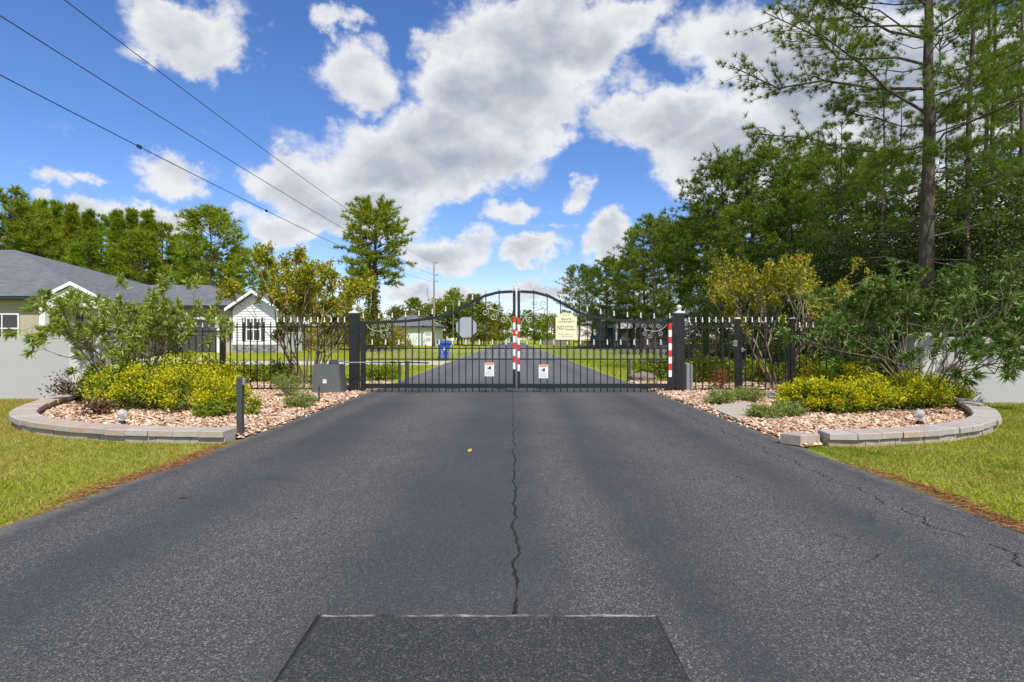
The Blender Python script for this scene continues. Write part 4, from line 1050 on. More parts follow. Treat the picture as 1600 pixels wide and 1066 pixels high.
def make_pine(name, label, seed, H, cb, Rr, r0, nb, style, nl, nw, per, mat, sub=3, lean=0.0, bm_='bark_pine', group=None, dead=0, limbs=()):
    r = np.random.default_rng(seed)
    nz = 12; tz = np.linspace(0, H, nz); wob = np.cumsum(r.normal(0, 0.008 * H, (nz, 2)), 0) * 0.5
    wob -= wob[0]; wob[:, 0] += lean * tz
    tr = np.column_stack([wob, tz]); rad = r0 * (1 - 0.82 * (tz / H) ** 1.1); rad[0] *= 1.25
    polys = [(tr, rad)]; TP, TD = [], []
    for i in range(nb + len(limbs)):
        t = (i + r.random()) / nb; z = cb + (H * 0.985 - cb) * t
        az = i * 2.4 + r.normal(0, .5)
        if i >= nb: z, az, Lf = limbs[i - nb]; t = (z - cb) / (H - cb)
        if style == 'round': pr = math.sqrt(max(0.03, 1 - ((t - 0.42) / 0.62) ** 2))
        elif style == 'spire': pr = (1 - t) * 0.85 + 0.15
        else: pr = r.uniform(.45, 1.0) * (1 - 0.55 * t ** 2)
        L = Rr * pr * r.uniform(.72, 1.12)
        if i >= nb: L = Lf
        el = {'round': -0.15 + 0.95 * t, 'spire': 0.25 + 0.65 * t, 'open': -0.05 + 0.6 * t}[style] + r.normal(0, .12)
        p0 = np.array([np.interp(z, tz, tr[:, 0]), np.interp(z, tz, tr[:, 1]), z])
        s = np.linspace(0, 1, 5)[:, None]
        dh = np.array([math.cos(az), math.sin(az), 0])
        pts = p0 + dh * (s * L * math.cos(el)) + UP * (L * (s * math.sin(el) + 0.16 * s ** 2))
        pts[1:] += r.normal(0, .035 * L, (4, 3))
        br = max(.012, r0 * .16 * (L / Rr))
        polys.append((pts, br * np.linspace(1, .3, 5)))
        TP.append(pts[-1]); TD.append(nrm(pts[-1] - pts[-2]))
        for j in range(sub if i < nb else int(sub * 1.8)):
            u = r.uniform(.35, .97); k = min(3, int(u * 4)); q = pts[k] + (pts[k + 1] - pts[k]) * (u * 4 - k)
            side = np.cross(dh, UP) * (1 if (j % 2) else -1)
            d = nrm(dh * r.uniform(.5, 1) + side * r.uniform(.4, 1.1) + UP * r.uniform(-.1, .55))
            l2 = min(L * r.uniform(.2, .42) + .15, r.uniform(.7, 1.25)) if style == 'open' else L * r.uniform(.2, .42) + .15
            sb = min(br * .45, .012) if style == 'open' else br * .45
            e = q + d * l2
            polys.append((np.stack([q, q + d * l2 * .5 + UP * (.03 + (.07 * r.normal() if style == 'open' else 0)) * l2, e]), [sb, sb * .8, sb * .45]))
            for w in ((.35, .55, .72, .88, 1.0) if style == 'open' else (0.45, 0.75, 1.0)):
                TP.append(q + (e - q) * w + r.normal(0, .04, 3) * (Rr * .3 if style != 'open' else 2.2)); TD.append(nrm(d + UP * .3))
        for w in (.55, .7, .85):
            TP.append(pts[0] + (pts[-1] - pts[0]) * w + r.normal(0, .03, 3) * Rr); TD.append(nrm(dh + UP * .8))
    for k in range(6):
        TP.append(tr[-1] + np.array([r.normal(0, .08), r.normal(0, .08), -k * .12])); TD.append(UP + r.normal(0, .4, 3))
    for k in range(dead):
        z = cb * r.uniform(.45, 1.0); az = r.uniform(0, 6.28); L = Rr * r.uniform(.15, .5)
        p0 = np.array([np.interp(z, tz, tr[:, 0]), np.interp(z, tz, tr[:, 1]), z]); d = np.array([math.cos(az), math.sin(az), r.uniform(-.2, .3)])
        polys.append((np.stack([p0, p0 + d * L * .6, p0 + d * L + UP * r.normal(0, .1) * L]), [.02, .014, .005]))
    TP = np.array(TP); TD = nrm(np.array(TD))
    n = len(TP); Pb = np.repeat(TP, per, 0); Dn = np.repeat(TD, per, 0) * .75 + r.normal(0, .62, (n * per, 3)) + UP * .1
    Lr = nl * r.uniform(.65, 1.1, n * per)
    V, Fc = blades(Pb, Dn, Lr, nw, r, 'needle')
    root = thing(name, label, 'tree', group=group)
    inst('trunk', np_mesh('trunk', *tubes(polys, 6), M[bm_], True), root)
    inst('crown', np_mesh('crown', V, Fc, M[mat]), root)
    return root
def make_broadleaf(name, label, seed, H, Wc, z0, ncl, per, ls, mat, r0=.12, rc=.55, bm_='bark_grey', group=None, flat=0.5):
    r = np.random.default_rng(seed)
    polys = []; C = []
    hz = (H - z0) / 2; zc = z0 + hz
    tr = np.array([[0, 0, 0], [r.normal(0, .08), r.normal(0, .08), z0 * .6], [r.normal(0, .15), r.normal(0, .15), zc], [r.normal(0, .2), r.normal(0, .2), H * .9]])
    polys.append((tr, [r0 * 1.2, r0, r0 * .6, r0 * .15]))
    for i in range(ncl):
        u = nrm(r.normal(0, 1, 3)); rad = r.uniform(.45, 1.0) ** .6
        c = np.array([u[0] * Wc * rad, u[1] * Wc * rad, zc + u[2] * hz * rad]) * 1.0
        C.append(c)
        if i % 2 == 0:
            s = np.array([np.interp(c[2] - .25 * np.linalg.norm(c[:2]), tr[:, 2], tr[:, k]) for k in range(3)])
            mid = (s + c) / 2 + r.normal(0, .12, 3)
            polys.append((np.stack([s, mid, c]), [r0 * .35, r0 * .2, r0 * .06]))
    C = np.array(C)
    cen = np.repeat(C, per, 0); m = len(cen)
    off = r.normal(0, 1, (m, 3)) * np.array([rc, rc, rc * flat]) * np.repeat(r.uniform(.6, 1.2, len(C)), per)[:, None] * .6
    D = nrm(off) + r.normal(0, .7, (m, 3)) - UP * .15
    V, Fc = blades(cen + off, D, ls * r.uniform(.6, 1.3, m), ls * .55, r, 'leaf', .15, .15)
    root = thing(name, label, 'tree' if H > 2.2 else 'shrub', group=group)
    inst('trunk', np_mesh('trunk', *tubes(polys, 6), M[bm_], True), root)
    inst('crown', np_mesh('crown', V, Fc, M[mat]), root)
    return root
def grow(r, p, d, L, rad, depth, polys, tips, spread, up, nch, shrink, wob=.08):
    n = 4; pts = [p]; q = p.copy(); dd = d.copy()
    for i in range(n):
        dd = nrm(dd + r.normal(0, wob, 3) + UP * up * .25); q = q + dd * L / n; pts.append(q)
    polys.append((np.array(pts), np.linspace(rad, rad * .62, n + 1)))
    if depth == 0:
        tips.append((np.array(pts), dd)); return
    for k in range(nch if isinstance(nch, int) else r.integers(nch[0], nch[1] + 1)):
        nd = nrm(dd + r.normal(0, spread, 3) + UP * up)
        s = q if k < 2 else pts[int(r.integers(2, n + 1))]
        grow(r, s.copy(), nd, L * shrink * r.uniform(.75, 1.2), rad * .6, depth - 1, polys, tips, spread, up, nch, shrink, wob)
def make_stemmed(name, label, cat, seed, nst, lean, L, rad, depth, nch, spread, up, shrink, leaf, lw, per, mat, bmat, kind='along', base_r=.12, droop=.1, extra=None, az0=None, wob=.08):
    """many stemmed shrub or small tree: stems, forks, leaves along the last twigs or whorled at their ends"""
    r = np.random.default_rng(seed); polys, tips = [], []
    for i in range(nst):
        az = (i + r.uniform(-.3, .3)) * 6.283 / nst if az0 is None else r.uniform(*az0)
        d = nrm(np.array([math.cos(az) * lean, math.sin(az) * lean, 1.0]))
        p = np.array([math.cos(az) * base_r, math.sin(az) * base_r, 0.0])
        grow(r, p, d, L * r.uniform(.85, 1.15), rad, depth, polys, tips, spread, up, nch, shrink, wob)
    Pb, D = [], []
    for pts, dd in tips:
        if kind == 'along':
            u = r.uniform(.1, 1.0, per); k = np.minimum((u * (len(pts) - 1)).astype(int), len(pts) - 2)
            q = pts[k] + (pts[k + 1] - pts[k]) * (u * (len(pts) - 1) - k)[:, None]
            q = q + r.normal(0, leaf * .5, (per, 3)); D.append(nrm(dd * .4 + r.normal(0, .8, (per, 3)))); Pb.append(q)
        else:
            u = 1 - r.random(per) ** 2 * .55; k = np.minimum((u * (len(pts) - 1)).astype(int), len(pts) - 2)
            q = pts[k] + (pts[k + 1] - pts[k]) * (u * (len(pts) - 1) - k)[:, None]
            D.append(nrm(dd * .75 + r.normal(0, .55, (per, 3)) + UP * .1)); Pb.append(q)
    Pb = np.concatenate(Pb); D = np.concatenate(D); n = len(Pb)
    V, Fc = blades(Pb, D, leaf * r.uniform(.65, 1.2, n), lw * r.uniform(.8, 1.2, n), r, 'leaf', .2, droop)
    root = thing(name, label, cat)
    inst('stems' if cat == 'shrub' else 'trunk', np_mesh('stems', *tubes(polys, 5), M[bmat], True), root)
    inst('foliage' if cat == 'shrub' else 'crown', np_mesh('foliage', V, Fc, M[mat]), root)
    return root
def make_mound(name, label, seed, rx, ry, h, n_in, n_out, leaf, lw, m_in, m_out, loc, group=None, shoots=26):
    """low mounding shrub: twigs, older inner leaves and bright new growth on the shoot ends"""
    r = np.random.default_rng(seed); polys = []
    sp = []
    for i in range(shoots):
        az = r.uniform(0, 6.283); rr = r.uniform(.15, 1.0) ** .6; el = r.uniform(.5, 1.1)
        e = np.array([math.cos(az) * rx * rr, math.sin(az) * ry * rr, h * (1.0 - .62 * rr ** 2) * r.uniform(.72, 1.15)])
        m_ = e * np.array([.45, .45, .55]) + r.normal(0, .03, 3)
        polys.append((np.stack([np.array([e[0] * .12, e[1] * .12, 0]), m_, e]), [.010, .007, .003])); sp.append((m_, e))
    A = np.array([s[0] for s in sp]); B = np.array([s[1] for s in sp])
    def along(n, lo, hi, jit):
        k = r.integers(0, len(sp), n); u = r.uniform(lo, hi, n)[:, None]
        return A[k] + (B[k] - A[k]) * u + r.normal(0, 1, (n, 3)) * jit, nrm(B[k] - A[k])
    root = thing(name, label, 'shrub', loc, group=group)
    inst('stems', np_mesh('stems', *tubes(polys, 4), M['stem'], True), root)
    q, d = along(n_in, -.1, .95, np.array([rx * .16, ry * .16, h * .12])); q[:, 2] = np.maximum(q[:, 2], .03)
    V, Fc = blades(q, d * .4 + r.normal(0, .7, (n_in, 3)), leaf * r.uniform(.7, 1.2, n_in), lw, r, 'leaf', .2, .1)
    inst('foliage', np_mesh('foliage', V, Fc, M[m_in]), root)
    if n_out:
        q, d = along(n_out, .72, 1.12, np.array([rx * .09, ry * .09, h * .07]))
        V, Fc = blades(q, d * .7 + UP * .3 + r.normal(0, .5, (n_out, 3)), leaf * r.uniform(.7, 1.2, n_out), lw, r, 'leaf', .2, .05)
        inst('tip_foliage', np_mesh('tip_foliage', V, Fc, M[m_out]), root)
    return root
def place(o, x, y, z=None, s=1.0, rz=0.0, label=None, group=None, sz=None):
    o.location = (x, y, float(terrain(x, y)) - .02 if z is None else z); o.scale = (s, s, s if sz is None else sz); o.rotation_euler = (0, 0, rz)
    if label: o['label'] = label
    if group: o['group'] = group
    return o

# pines left behind the house -------------------------------------------------
LP = 'slender bright green pine in the row behind the grey roofed house'
GP = 'pines behind the house'
pa = make_pine('pine_tree', LP, 21, 15.5, 3.0, 2.3, .17, 74, 'spire', .62, .075, 15, 'pine_lit', group=GP)
pb = make_pine('pine_tree', LP, 22, 14.5, 2.5, 2.7, .18, 76, 'spire', .62, .075, 15, 'pine_lit', group=GP)
pc = make_pine('pine_tree', LP, 23, 15.0, 4.0, 3.3, .20, 74, 'round', .62, .075, 15, 'pine_lit', group=GP)
used = set(); rg = random.Random(8)
def put(proto, *a, **k):
    o = proto if proto.name not in used else copy_tree(proto)
    used.add(proto.name); return place(o, *a, **k)
# pixel column, top row, distance, which
for (px, top, Y, pr) in ((6, 308, 52, pc), (38, 330, 55, pc), (66, 316, 58, pa), (86, 318, 60, pa), (112, 322, 57, pa), (134, 335, 60, pb), (160, 352, 62, pc), (186, 332, 58, pa), (205, 330, 60, pa),
                         (228, 333, 59, pb), (252, 360, 60, pc), (272, 372, 62, pb), (300, 378, 58, pc), (-30, 325, 52, pb), (-70, 318, 54, pc), (365, 388, 62, pb), (395, 400, 64, pc), (20, 350, 62, pb), (100, 350, 66, pc),
                         (145, 375, 54, pc), (215, 372, 54, pc), (290, 400, 54, pb), (60, 360, 52, pc), (240, 395, 56, pa), (180, 390, 55, pb), (345, 405, 56, pc), (420, 405, 60, pb), (120, 385, 52, pb)):
    q = P(px, top, Y); H = {pa: 15.5, pb: 14.5, pc: 15.0}[pr]
    s = (q.z - .3) / H
    put(pr, q.x, Y, None, s, rg.uniform(0, 6), label={pa: LP, pb: 'broad conical pine in the row behind the grey roofed house', pc: 'round topped bright green pine in the row behind the grey roofed house'}[pr], group={pa: 'slender ', pb: 'conical ', pc: 'round topped '}[pr] + GP)
o = make_pine('pine_tree', 'round headed pine rising above the row behind the garage', 24, 13.2, 6.0, 3.1, .2, 74, 'round', .6, .075, 15, 'pine_lit')
place(o, P(330, 0, 52).x, 52, None, (P(330, 338, 52).z - .3) / 13.2)
# pine with the leafy trunk left of the gate
o = make_pine('pine_tree', 'lone pine with a leafy vine clad trunk beside the white house', 25, 10.3, 5.2, 2.2, .22, 78, 'round', .38, .05, 16, 'pine_lit', sub=5)
place(o, P(582, 0, 40).x, 40, 0)
r = np.random.default_rng(5); n = 3800
zz = r.uniform(.6, 7.2, n); an = r.uniform(0, 6.28, n); rr = (.18 + .40 * r.random(n) ** 2) * (1.15 - zz / 14)
V, Fc = blades(np.stack([np.cos(an) * rr, np.sin(an) * rr, zz], 1), np.stack([np.cos(an), np.sin(an), r.normal(-.2, .6, n)], 1), .17 * r.uniform(.6, 1.3, n), .10, r, 'leaf', .15, .1)
inst('vine', np_mesh('vine', V, Fc, M['oak_lit']), o)
# far tree line across the middle --------------------------------------------
LB = 'far green tree in the belt closing the lawn beyond the white house'
GB = 'far tree belt'
fa = make_broadleaf('woodland_tree', LB, 31, 10, 3.2, 1.0, 60, 42, .55, 'oak_lit', .2, 1.2, group=GB)
fb = make_pine('pine_tree', 'far pine in the belt closing the lawn beyond the white house', 32, 11, 2.5, 2.6, .2, 50, 'round', .7, .13, 14, 'pine_lit', group=GB)
for (px, top, Y, pr) in ((560, 480, 88, fa), (590, 490, 95, fb), (622, 478, 92, fa), (648, 472, 95, fb), (668, 476, 90, fa), (690, 466, 92, fa), (706, 462, 95, fb), (722, 466, 90, fa), (740, 464, 95, fb), (756, 470, 98, fa), (772, 478, 105, fb), (786, 488, 125, fa),
                         (800, 492, 240, fb), (812, 492, 245, fa), (824, 487, 150, fb), (836, 488, 140, fa), (848, 492, 135, fb), (862, 488, 120, fa), (640, 490, 100, fa), (715, 480, 100, fb), (752, 486, 105, fa), (775, 495, 150, fa), (790, 500, 200, fb), (845, 500, 150, fa), (872, 498, 125, fb), (540, 470, 92, fb), (510, 470, 96, fa), (480, 465, 92, fb), (455, 460, 95, fa)):
    q = P(px, top, Y); s = (q.z - .2) / (10 if pr is fa else 11)
    put(pr, q.x, Y, None, s, rg.uniform(0, 6))
o = make_broadleaf('sparse_tree', 'thin sparse tree poking above the far belt beside the utility pole', 33, 10.2, 1.0, 8.0, 10, 26, .32, 'oak_lit', .1, .6)
place(o, P(708, 0, 86).x, 86, None, (P(708, 448, 86).z - .3) / 10.2)
# weeds and bushes under the lone pine
GW = 'bushes in front of the white house'
wb = make_broadleaf('bush', 'yellow green overgrown bush between the lone pine and the white house', 34, 2.1, 1.3, .1, 40, 40, .16, 'weed', .03, .5, 'stem', group=GW)
for (px, Y, s) in ((568, 42, 1.0), (590, 44, 1.15), (612, 47, .95), (630, 50, .75), (548, 44, 1.2), (520, 46, 1.2), (495, 48, 1.0), (575, 48, 1.3), (455, 46, 1.0), (470, 45, .9)):
    put(wb, P(px, 0, Y).x, Y, None, s, rg.uniform(0, 6))
# right side woods ------------------------------------------------------------
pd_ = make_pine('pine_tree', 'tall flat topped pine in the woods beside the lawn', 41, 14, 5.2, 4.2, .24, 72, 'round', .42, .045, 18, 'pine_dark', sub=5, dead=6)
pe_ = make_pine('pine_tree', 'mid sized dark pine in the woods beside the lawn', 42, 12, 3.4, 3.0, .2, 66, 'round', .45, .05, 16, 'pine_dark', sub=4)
RG = 'pines of the right hand wood'
RLs = ['dark pine standing in the wood edge behind the low black fence', 'tall flat topped pine above the yellowing crape myrtle by the walk gate', 'slim bare stemmed pine between the road lawn and the big wood']
spec = [(905, 420, 88, pe_, 0), (925, 424, 80, pe_, 0), (948, 410, 72, pe_, 0), (968, 412, 70, pd_, 0), (990, 396, 66, pe_, 0), (1006, 362, 60, pe_, 0), (1022, 347, 56, pe_, 0), (1046, 368, 60, pe_, 0),
        (1105, 325, 46, pe_, 1), (1130, 268, 39, pd_, 1), (1175, 252, 38, pd_, 1), (1225, 246, 40, pd_, 1), (1100, 345, 44, pe_, 1), (1270, 262, 37, pd_, 1), (1160, 330, 34, pe_, 1), (1235, 310, 32, pe_, 1), (1310, 250, 33, pe_, 1), (1370, 260, 30, pe_, 1)]
for (px, top, Y, pr, li) in spec:
    q = P(px, top, Y); s = (q.z - .1) / (14 if pr is pd_ else 12)
    put(pr, q.x, Y, None, s, rg.uniform(0, 6), label=RLs[li], group=RG + ' ' + str(li) if False else ('pines behind the low fence' if li == 0 else 'pines above the walk gate'))
o = make_pine('pine_tree', RLs[2], 43, 9.5, 6.0, 1.5, .16, 40, 'round', .45, .05, 15, 'pine_dark')
place(o, P(1066, 0, 48).x, 48, None, (P(1066, 356, 48).z) / 9.5)
# the large near pine
o = make_pine('pine_tree', 'large pine with long bare limbs towering over the stucco wall by the wood', 44, 17, 4.2, 4.6, .25, 54, 'open', .24, .012, 36, 'pine_near', sub=13, dead=12,
              limbs=((7.0, 3.0, 4.6), (7.9, 3.45, 5.6), (8.7, 2.95, 5.8), (9.4, 3.3, 5.2), (10.2, 3.1, 5.0), (11.2, 3.5, 4.6), (12.2, 2.9, 4.2)))
place(o, P(1447, 0, 17).x, 17, 0, 1, 0)
# slim pines at the right edge
sp_ = make_pine('pine_tree', 'slim tall pine trunk among the right hand wood', 45, 18, 6, 2.3, .12, 38, 'open', .28, .02, 20, 'pine_near', sub=3, dead=12)
GS = 'slim pines of the wood'
for (px, Y, s) in ((1512, 19, 1), (1537, 22, .95), (1547, 24, 1.05), (1590, 20, .9), (1380, 24, .72), (1318, 26, .62), (1412, 27, .7), (1640, 21, 1), (1575, 27, .8), (1475, 28, .75), (1285, 29, .6)):
    put(sp_, P(px, 0, Y).x, Y, 0, s, rg.uniform(0, 6), group=GS + (' over the wall' if px > 1460 else ' behind the fence'), label='slim tall pine trunk rising ' + ('beyond the stucco wall by the wood' if px > 1460 else 'from the wood behind the walk gate fence'))
# dark evergreen understorey
LU = 'dense dark evergreen tree filling the wood behind the walk gate fence'
GU = 'understorey of the wood'
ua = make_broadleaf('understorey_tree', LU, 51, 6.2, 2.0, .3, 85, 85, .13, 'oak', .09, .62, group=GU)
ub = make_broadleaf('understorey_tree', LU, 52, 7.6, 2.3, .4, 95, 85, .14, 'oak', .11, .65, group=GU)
for (px, top, Y, pr) in ((1580, 240, 19, ub), (1530, 300, 20, ua), (1610, 330, 17, ua), (1490, 330, 21, ub), (1440, 370, 20, ua), (1390, 340, 22, ub), (1345, 370, 21, ua), (1300, 350, 23, ub), (1255, 380, 24, ua), (1215, 390, 26, ub), (1170, 420, 27, ua),
                         (1120, 440, 30, ua), (1085, 450, 34, ub), (1560, 390, 15.5, ua), (1500, 410, 16, ua), (1350, 300, 27, ub), (1450, 300, 28, ub), (1540, 220, 26, ub), (1640, 260, 22, ub), (1080, 480, 26, ua), (1130, 470, 23, ua), (1200, 470, 21, ua), (1260, 460, 19, ua), (1320, 450, 18, ua), (1380, 440, 17.5, ua), (1690, 300, 19, ub), (1050, 490, 48, ub), (1030, 485, 60, ub), (1000, 470, 68, ub), (960, 470, 78, ub), (925, 470, 92, ub), (890, 490, 100, ub)):
    q = P(px, top, Y); s = (q.z) / (6.2 if pr is ua else 7.6)
    lu, gu = ((LU, GU) if px < 1410 and Y < 40 else ('dark evergreen tree overhanging the stucco wall by the wood', 'trees over the right wall') if Y < 40 else ('dark evergreen tree low among the pines by the black rail fence', 'trees by the rail fence'))
    put(pr, q.x, Y, None, s, rg.uniform(0, 6), label=lu, group=gu)
# crape myrtles ---------------------------------------------------------------
o = make_stemmed('crape_myrtle', 'yellowing crape myrtle with many bare stems behind the tall picket panel', 'tree', 61, 10, .62, 1.08, .032, 4, (2, 3), .44, .17, .71, .085, .05, 50, 'crape_green', 'bark_crape', base_r=.16)
place(o, P(482, 0, 14.6).x, 14.6, .02, 1.0, .6)
o = make_stemmed('crape_myrtle', 'thin yellow orange crape myrtle behind the narrow walk gate', 'tree', 62, 10, .58, 1.15, .024, 4, (2, 3), .42, .17, .72, .08, .045, 30, 'crape', 'bark_crape', base_r=.14)
place(o, P(1217, 0, 14.4).x, 14.4, .02, 1.0, 2.0)
# oleanders
o = make_stemmed('oleander', 'pale green oleander spreading over the wall pillar before the house', 'shrub', 63, 18, .62, .84, .015, 3, (2, 3), .55, .10, .70, .15, .026, 44, 'oleander', 'stem', 'whorl', .12, .12)
place(o, P(205, 0, 10.5).x, 10.5, .03, 1.0, .3)
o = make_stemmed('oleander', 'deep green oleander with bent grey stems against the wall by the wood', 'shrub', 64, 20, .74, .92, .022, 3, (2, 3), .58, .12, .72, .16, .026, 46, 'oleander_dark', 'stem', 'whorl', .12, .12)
place(o, P(1440, 0, 10.0).x, 10.0, .03, 1.0, 1.0)
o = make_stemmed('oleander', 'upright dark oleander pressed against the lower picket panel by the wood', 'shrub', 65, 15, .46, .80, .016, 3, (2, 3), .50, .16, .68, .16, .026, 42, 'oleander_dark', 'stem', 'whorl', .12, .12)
place(o, P(1375, 0, 11.9).x, 11.9, .03, .92, .2)
# golden mounds
GG = 'golden mounding shrubs'
i = 0
NL = ['just behind the globe light on the house side', 'between the globe light and the photocell post', 'next but one to the tall photocell post', 'touching the tall photocell post', 'below the oleander at the lower fence', 'tallest of the bed by the lower fence panel', 'in front of the post joining the two fence panels', 'beside the plum leaved shrub']
NR = ['beside the low grey green shrubs', 'above the middle of the edging by the wood', 'between the loose paver block and the globe light', 'just behind the globe light under the oleander', 'under the bent oleander stems', 'in front of the walk gate post', 'in front of the lower picket panel by the wood', 'below the upright dark oleander', 'at the far curve end of the edging by the wood']
for side, L, NN in ((-1, ((186, 640, .62, .70), (240, 643, .66, .74), (300, 645, .64, .72), (350, 648, .45, .52), (222, 626, .6, .78), (285, 622, .66, .84), (335, 622, .55, .75), (160, 628, .45, .6)), NL),
                (1, ((1262, 646, .50, .50), (1305, 648, .48, .5), (1350, 646, .55, .56), (1400, 643, .55, .60), (1445, 640, .5, .58), (1280, 628, .5, .62), (1335, 626, .55, .66), (1390, 624, .55, .70), (1478, 633, .42, .42)), NR)):
    for (px, py, rx, h), nn in zip(L, NN):
        g = G(px, py); i += 1
        bright = (side < 0 and px > 200) or (side > 0 and px < 1420)
        make_mound('golden_shrub', 'yellow tipped mounding shrub ' + nn, 100 + i, rx, rx * .8, h, 3200, 2600 if bright else 900, .045, .026, 'goldgreen', 'gold', (g.x, g.y, .03), GG, shoots=44)
# low brownish skirts: dry lower twigs show between
for (px, py, rx, h, mt, lb, k) in ((150, 652, .32, .24, 'plumleaf', 'low rusty ground shrub beside the globe light on the house side', 1), (330, 655, .3, .26, 'goldgreen', 'small green shrub at the foot of the tall photocell post', 2), (388, 652, .24, .26, 'hedge', 'small fresh green shrub right beside the photocell post', 3),
                                   (110, 628, .55, .52, 'plumleaf', 'sparse plum leaved shrub in front of the wall before the house', 4), (1126, 612, .30, .62, 'redleaf', 'red and orange leaved shrub in front of the short picket panel', 5), (1500, 630, .35, .3, 'plumleaf', 'sparse dusky shrub inside the edging curve by the wood', 6)):
    g = G(px, py); make_mound('small_shrub', lb, 140 + k, rx, rx * .8, h, 420 if mt != 'goldgreen' else 900, 0, .06, .028, mt, mt, (g.x, g.y, .03), shoots=16)
# grey green ground shrubs
for k, (px, py, rx, ry, h, lb) in enumerate(((452, 622, .40, .34, .50, 'rounded grey green shrub in the stones near the operator box'), (468, 640, .30, .22, .26, 'low grey green shrub in front of the rounded one near the operator'),
                                  (1125, 634, .30, .22, .24, 'low grey green shrub bordering the stones by the road'), (1168, 630, .36, .24, .27, 'wider grey green shrub just behind the tan slab'), (1195, 657, .26, .18, .19, 'low grey green shrub in front of the tan slab'), (1230, 655, .26, .2, .24, 'darker grey green shrub squeezed beside the yellow shrubs'))):
    g = G(px, py); make_mound('ground_shrub', lb, 160 + k, rx, ry, h, 1500, 500, .055, .012, 'sage', 'sage', (g.x, g.y, .03), shoots=30)
# shrubs behind the fence
GH = 'light green shrubs behind the fence'
for k, (px, Y, rx, h, mt) in enumerate(((1090, 15.2, .5, .72, 'hedge'), (1120, 15.6, .5, .70, 'hedge'), (1170, 15.4, .5, .66, 'hedge'), (1205, 15.6, .45, .62, 'hedge'), (1262, 14.4, .6, .85, 'hedge'), (1300, 14.6, .6, .8, 'hedge'), (1340, 14.4, .55, .8, 'hedge'), (1032, 17.5, .5, .75, 'hedge'), (1012, 18.5, .5, .7, 'hedge'), (1385, 14.5, .55, .8, 'hedge'))):
    make_mound('hedge_shrub', 'light green shrub growing behind the walk gate fence', 180 + k, rx, rx * .8, h, 1000, 300, .085, .05, mt, mt, (P(px, 0, Y).x, Y, .02), GH + ' right')
for k, (px, Y, rx, h, mt) in enumerate(((440, 15.0, .45, .62, 'goldgreen'), (400, 15.4, .45, .5, 'hedge'), (372, 14.6, .4, .6, 'hedge'), (590, 16.2, .45, .55, 'hedge'), (610, 17.0, .4, .45, 'hedge'), (335, 14.5, .5, .65, 'hedge'), (420, 16.2, .4, .4, 'sage'))):
    make_mound('hedge_shrub', 'light green shrub growing behind the operator box fence', 200 + k, rx, rx * .8, h, 900, 300, .075, .042, mt, mt, (P(px, 0, Y).x, Y, .02), GH + ' left')
# clipped dark bush by the house front
for k, (x, y, s, lb) in enumerate(((-27.5, 27.2, 1.0, 'dark shrub under the house window'), (-25.6, 27.0, .9, 'dark shrub beside the house porch'),)):
    o = make_broadleaf('house_shrub', lb, 210 + k, 1.9, .9, .1, 30, 50, .12, 'oak', .03, .4, 'stem'); place(o, x, y, .02, s)

# forest floor
m = MB(); m.add([(8.6, 15.0, .006), (60, 11, .006), (140, 40, .006), (140, 140, .006), (22, 140, .006), (13, 60, .006), (9.0, 30, .006)], [tuple(range(7))])
tag(m.build('forest_floor', M['forest_floor'], fix=False), 'shaded leaf litter floor of the wood', kind='structure')

# ------------------------------------------------------------------ lawns
def lawn_blades(name, label, px, py, L, Wd, mat, seed, lay=.9):
    r = np.random.default_rng(seed); n = len(px)
    Pb = np.stack([px, py, terrain(px, py) - .004], 1)
    D = np.stack([r.normal(0, lay, n), r.normal(0, lay, n), np.abs(r.normal(.8, .35, n)) + .15], 1)
    V, Fc = blades(Pb, D, L * r.uniform(.5, 1.25, n), Wd, r, 'needle')
    tag(inst(name, np_mesh(name, V, Fc, M[mat])), label, 'grass', kind='stuff')
def front_lawn(side, seed, label, N):
    r = np.random.default_rng(seed)
    cur = resample(CL if side < 0 else CR, .1)
    px = r.uniform(3.15, 11.5, N); py = r.uniform(1.5, 11.3, N) ** 1.0
    k = (px < .93 * py + 1.2)
    edge = np.interp(px, np.abs(cur[:, 0]), cur[:, 1]) + .02
    edge = np.where(px > np.abs(cur[-1, 0]), 11.32 if side < 0 else 10.58, edge)
    if side > 0: edge = np.where(px < 3.42, 6.3, edge)
    k &= py < edge
    rg_ = 3.24 + .05 * np.sin(py * 3.1) + .04 * np.sin(py * 7.7 + 1) + np.abs(r.normal(0, .035, N))
    k &= px > rg_
    # thin, dry patches
    pat = np.sin(px * 2.3 + seed) * np.sin(py * 1.9 + 2 * seed) + .5 * np.sin(px * 5.1) * np.sin(py * 4.3)
    k &= (r.random(N) < .75 + .25 * pat)
    px, py = px[k] * side, py[k]
    lawn_blades('lawn_grass', label, px, py, .055, .0085, 'grass', seed)
front_lawn(-1, 71, 'short yellow green lawn grass before the edging on the house side', 400000)
front_lawn(1, 72, 'short bright green lawn grass before the edging on the wood side', 400000)
r = np.random.default_rng(73)
N = 90000
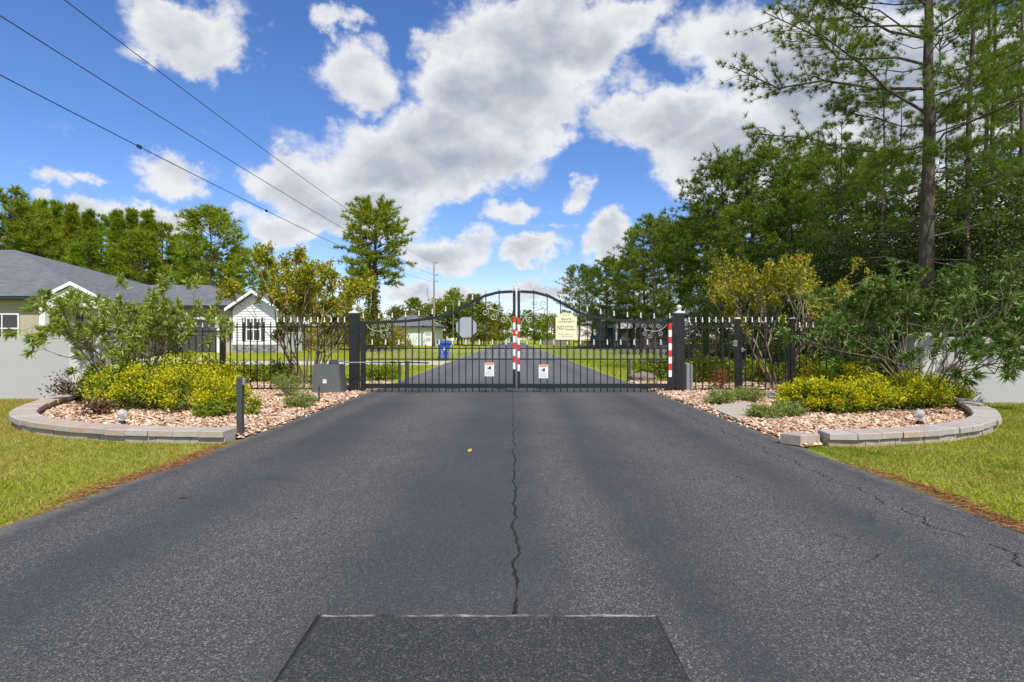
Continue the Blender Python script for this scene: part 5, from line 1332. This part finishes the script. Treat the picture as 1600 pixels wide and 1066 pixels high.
px = np.concatenate([r.uniform(-34, -3.4, N), r.uniform(3.35, 14, N // 2)]); py = np.concatenate([15.7 + 34 * r.random(N) ** 1.5, 15.7 + 50 * r.random(N // 2) ** 1.5])
k = ~((py > 26.1) & (py < 30.7) & (px < 0) & (px > -21.2)) & ~((py > 30) & (py < 35.6) & (px < -16.5) & (px > -21)) & ~((py > 27.5) & (px < -19.5))
k &= (np.abs(px) < 8.6) | (py > 14) & (px < 0) | (px < 10 + (py - 15) * .05)
px, py = px[k], py[k]
lawn_blades('far_lawn_grass', 'sunlit lawn grass beyond the gate and fences', px, py, .10, .03, 'grass_far', 74, .7)
# pine straw gathered along the road edges
r = np.random.default_rng(75); N = 16000
sd_ = np.where(r.random(N) < .5, -1, 1); py = 2 + 5.0 * r.random(N)
off = r.normal(0, .045, N) + .03 + .04 * np.sin(py * 3.1)
k = r.random(N) < .45 + .5 * np.sin(py * 1.7 + sd_)
px = (sd_ * (3.2 + off))[k]; py = py[k]; n = len(px)
V, Fc = blades(np.stack([px, py, np.full(n, .017) + r.random(n) * .012], 1), np.stack([r.normal(0, 1, n), r.normal(0, 1, n), r.normal(0, .12, n)], 1), .06 * r.uniform(.5, 1.4, n), .005, r, 'needle')
tag(inst('pine_straw', np_mesh('pine_straw', V, Fc, M['litter'])), 'rust brown pine straw gathered along the asphalt edges', 'pine straw', kind='stuff')
# a few fallen leaves
lm = MB().add([(0, 0, 0), (.03, .022, .006), (.07, 0, .012), (.03, -.022, .004)], [(0, 1, 2, 3)]).mesh('fallen_leaf', M['fallen'], fix=False)
for k, (px, py, lb) in enumerate(((650, 618, 'yellow fallen leaf on the asphalt below the gate bottom rail'), (732, 706, 'yellow fallen leaf lying on the open asphalt'), (1488, 775, 'dry curled leaf on the grass by the loose paver block'), (294, 776, 'pale fallen leaf on the asphalt near the grass on the house side'))):
    g = G(px, py, .02); tag(inst('fallen_leaf', lm, None, (g.x, g.y, .03 if k == 2 else .018), (R(8), R(-6), k * 1.3), (1.2, 1.2, 1.2)), lb, 'leaf')
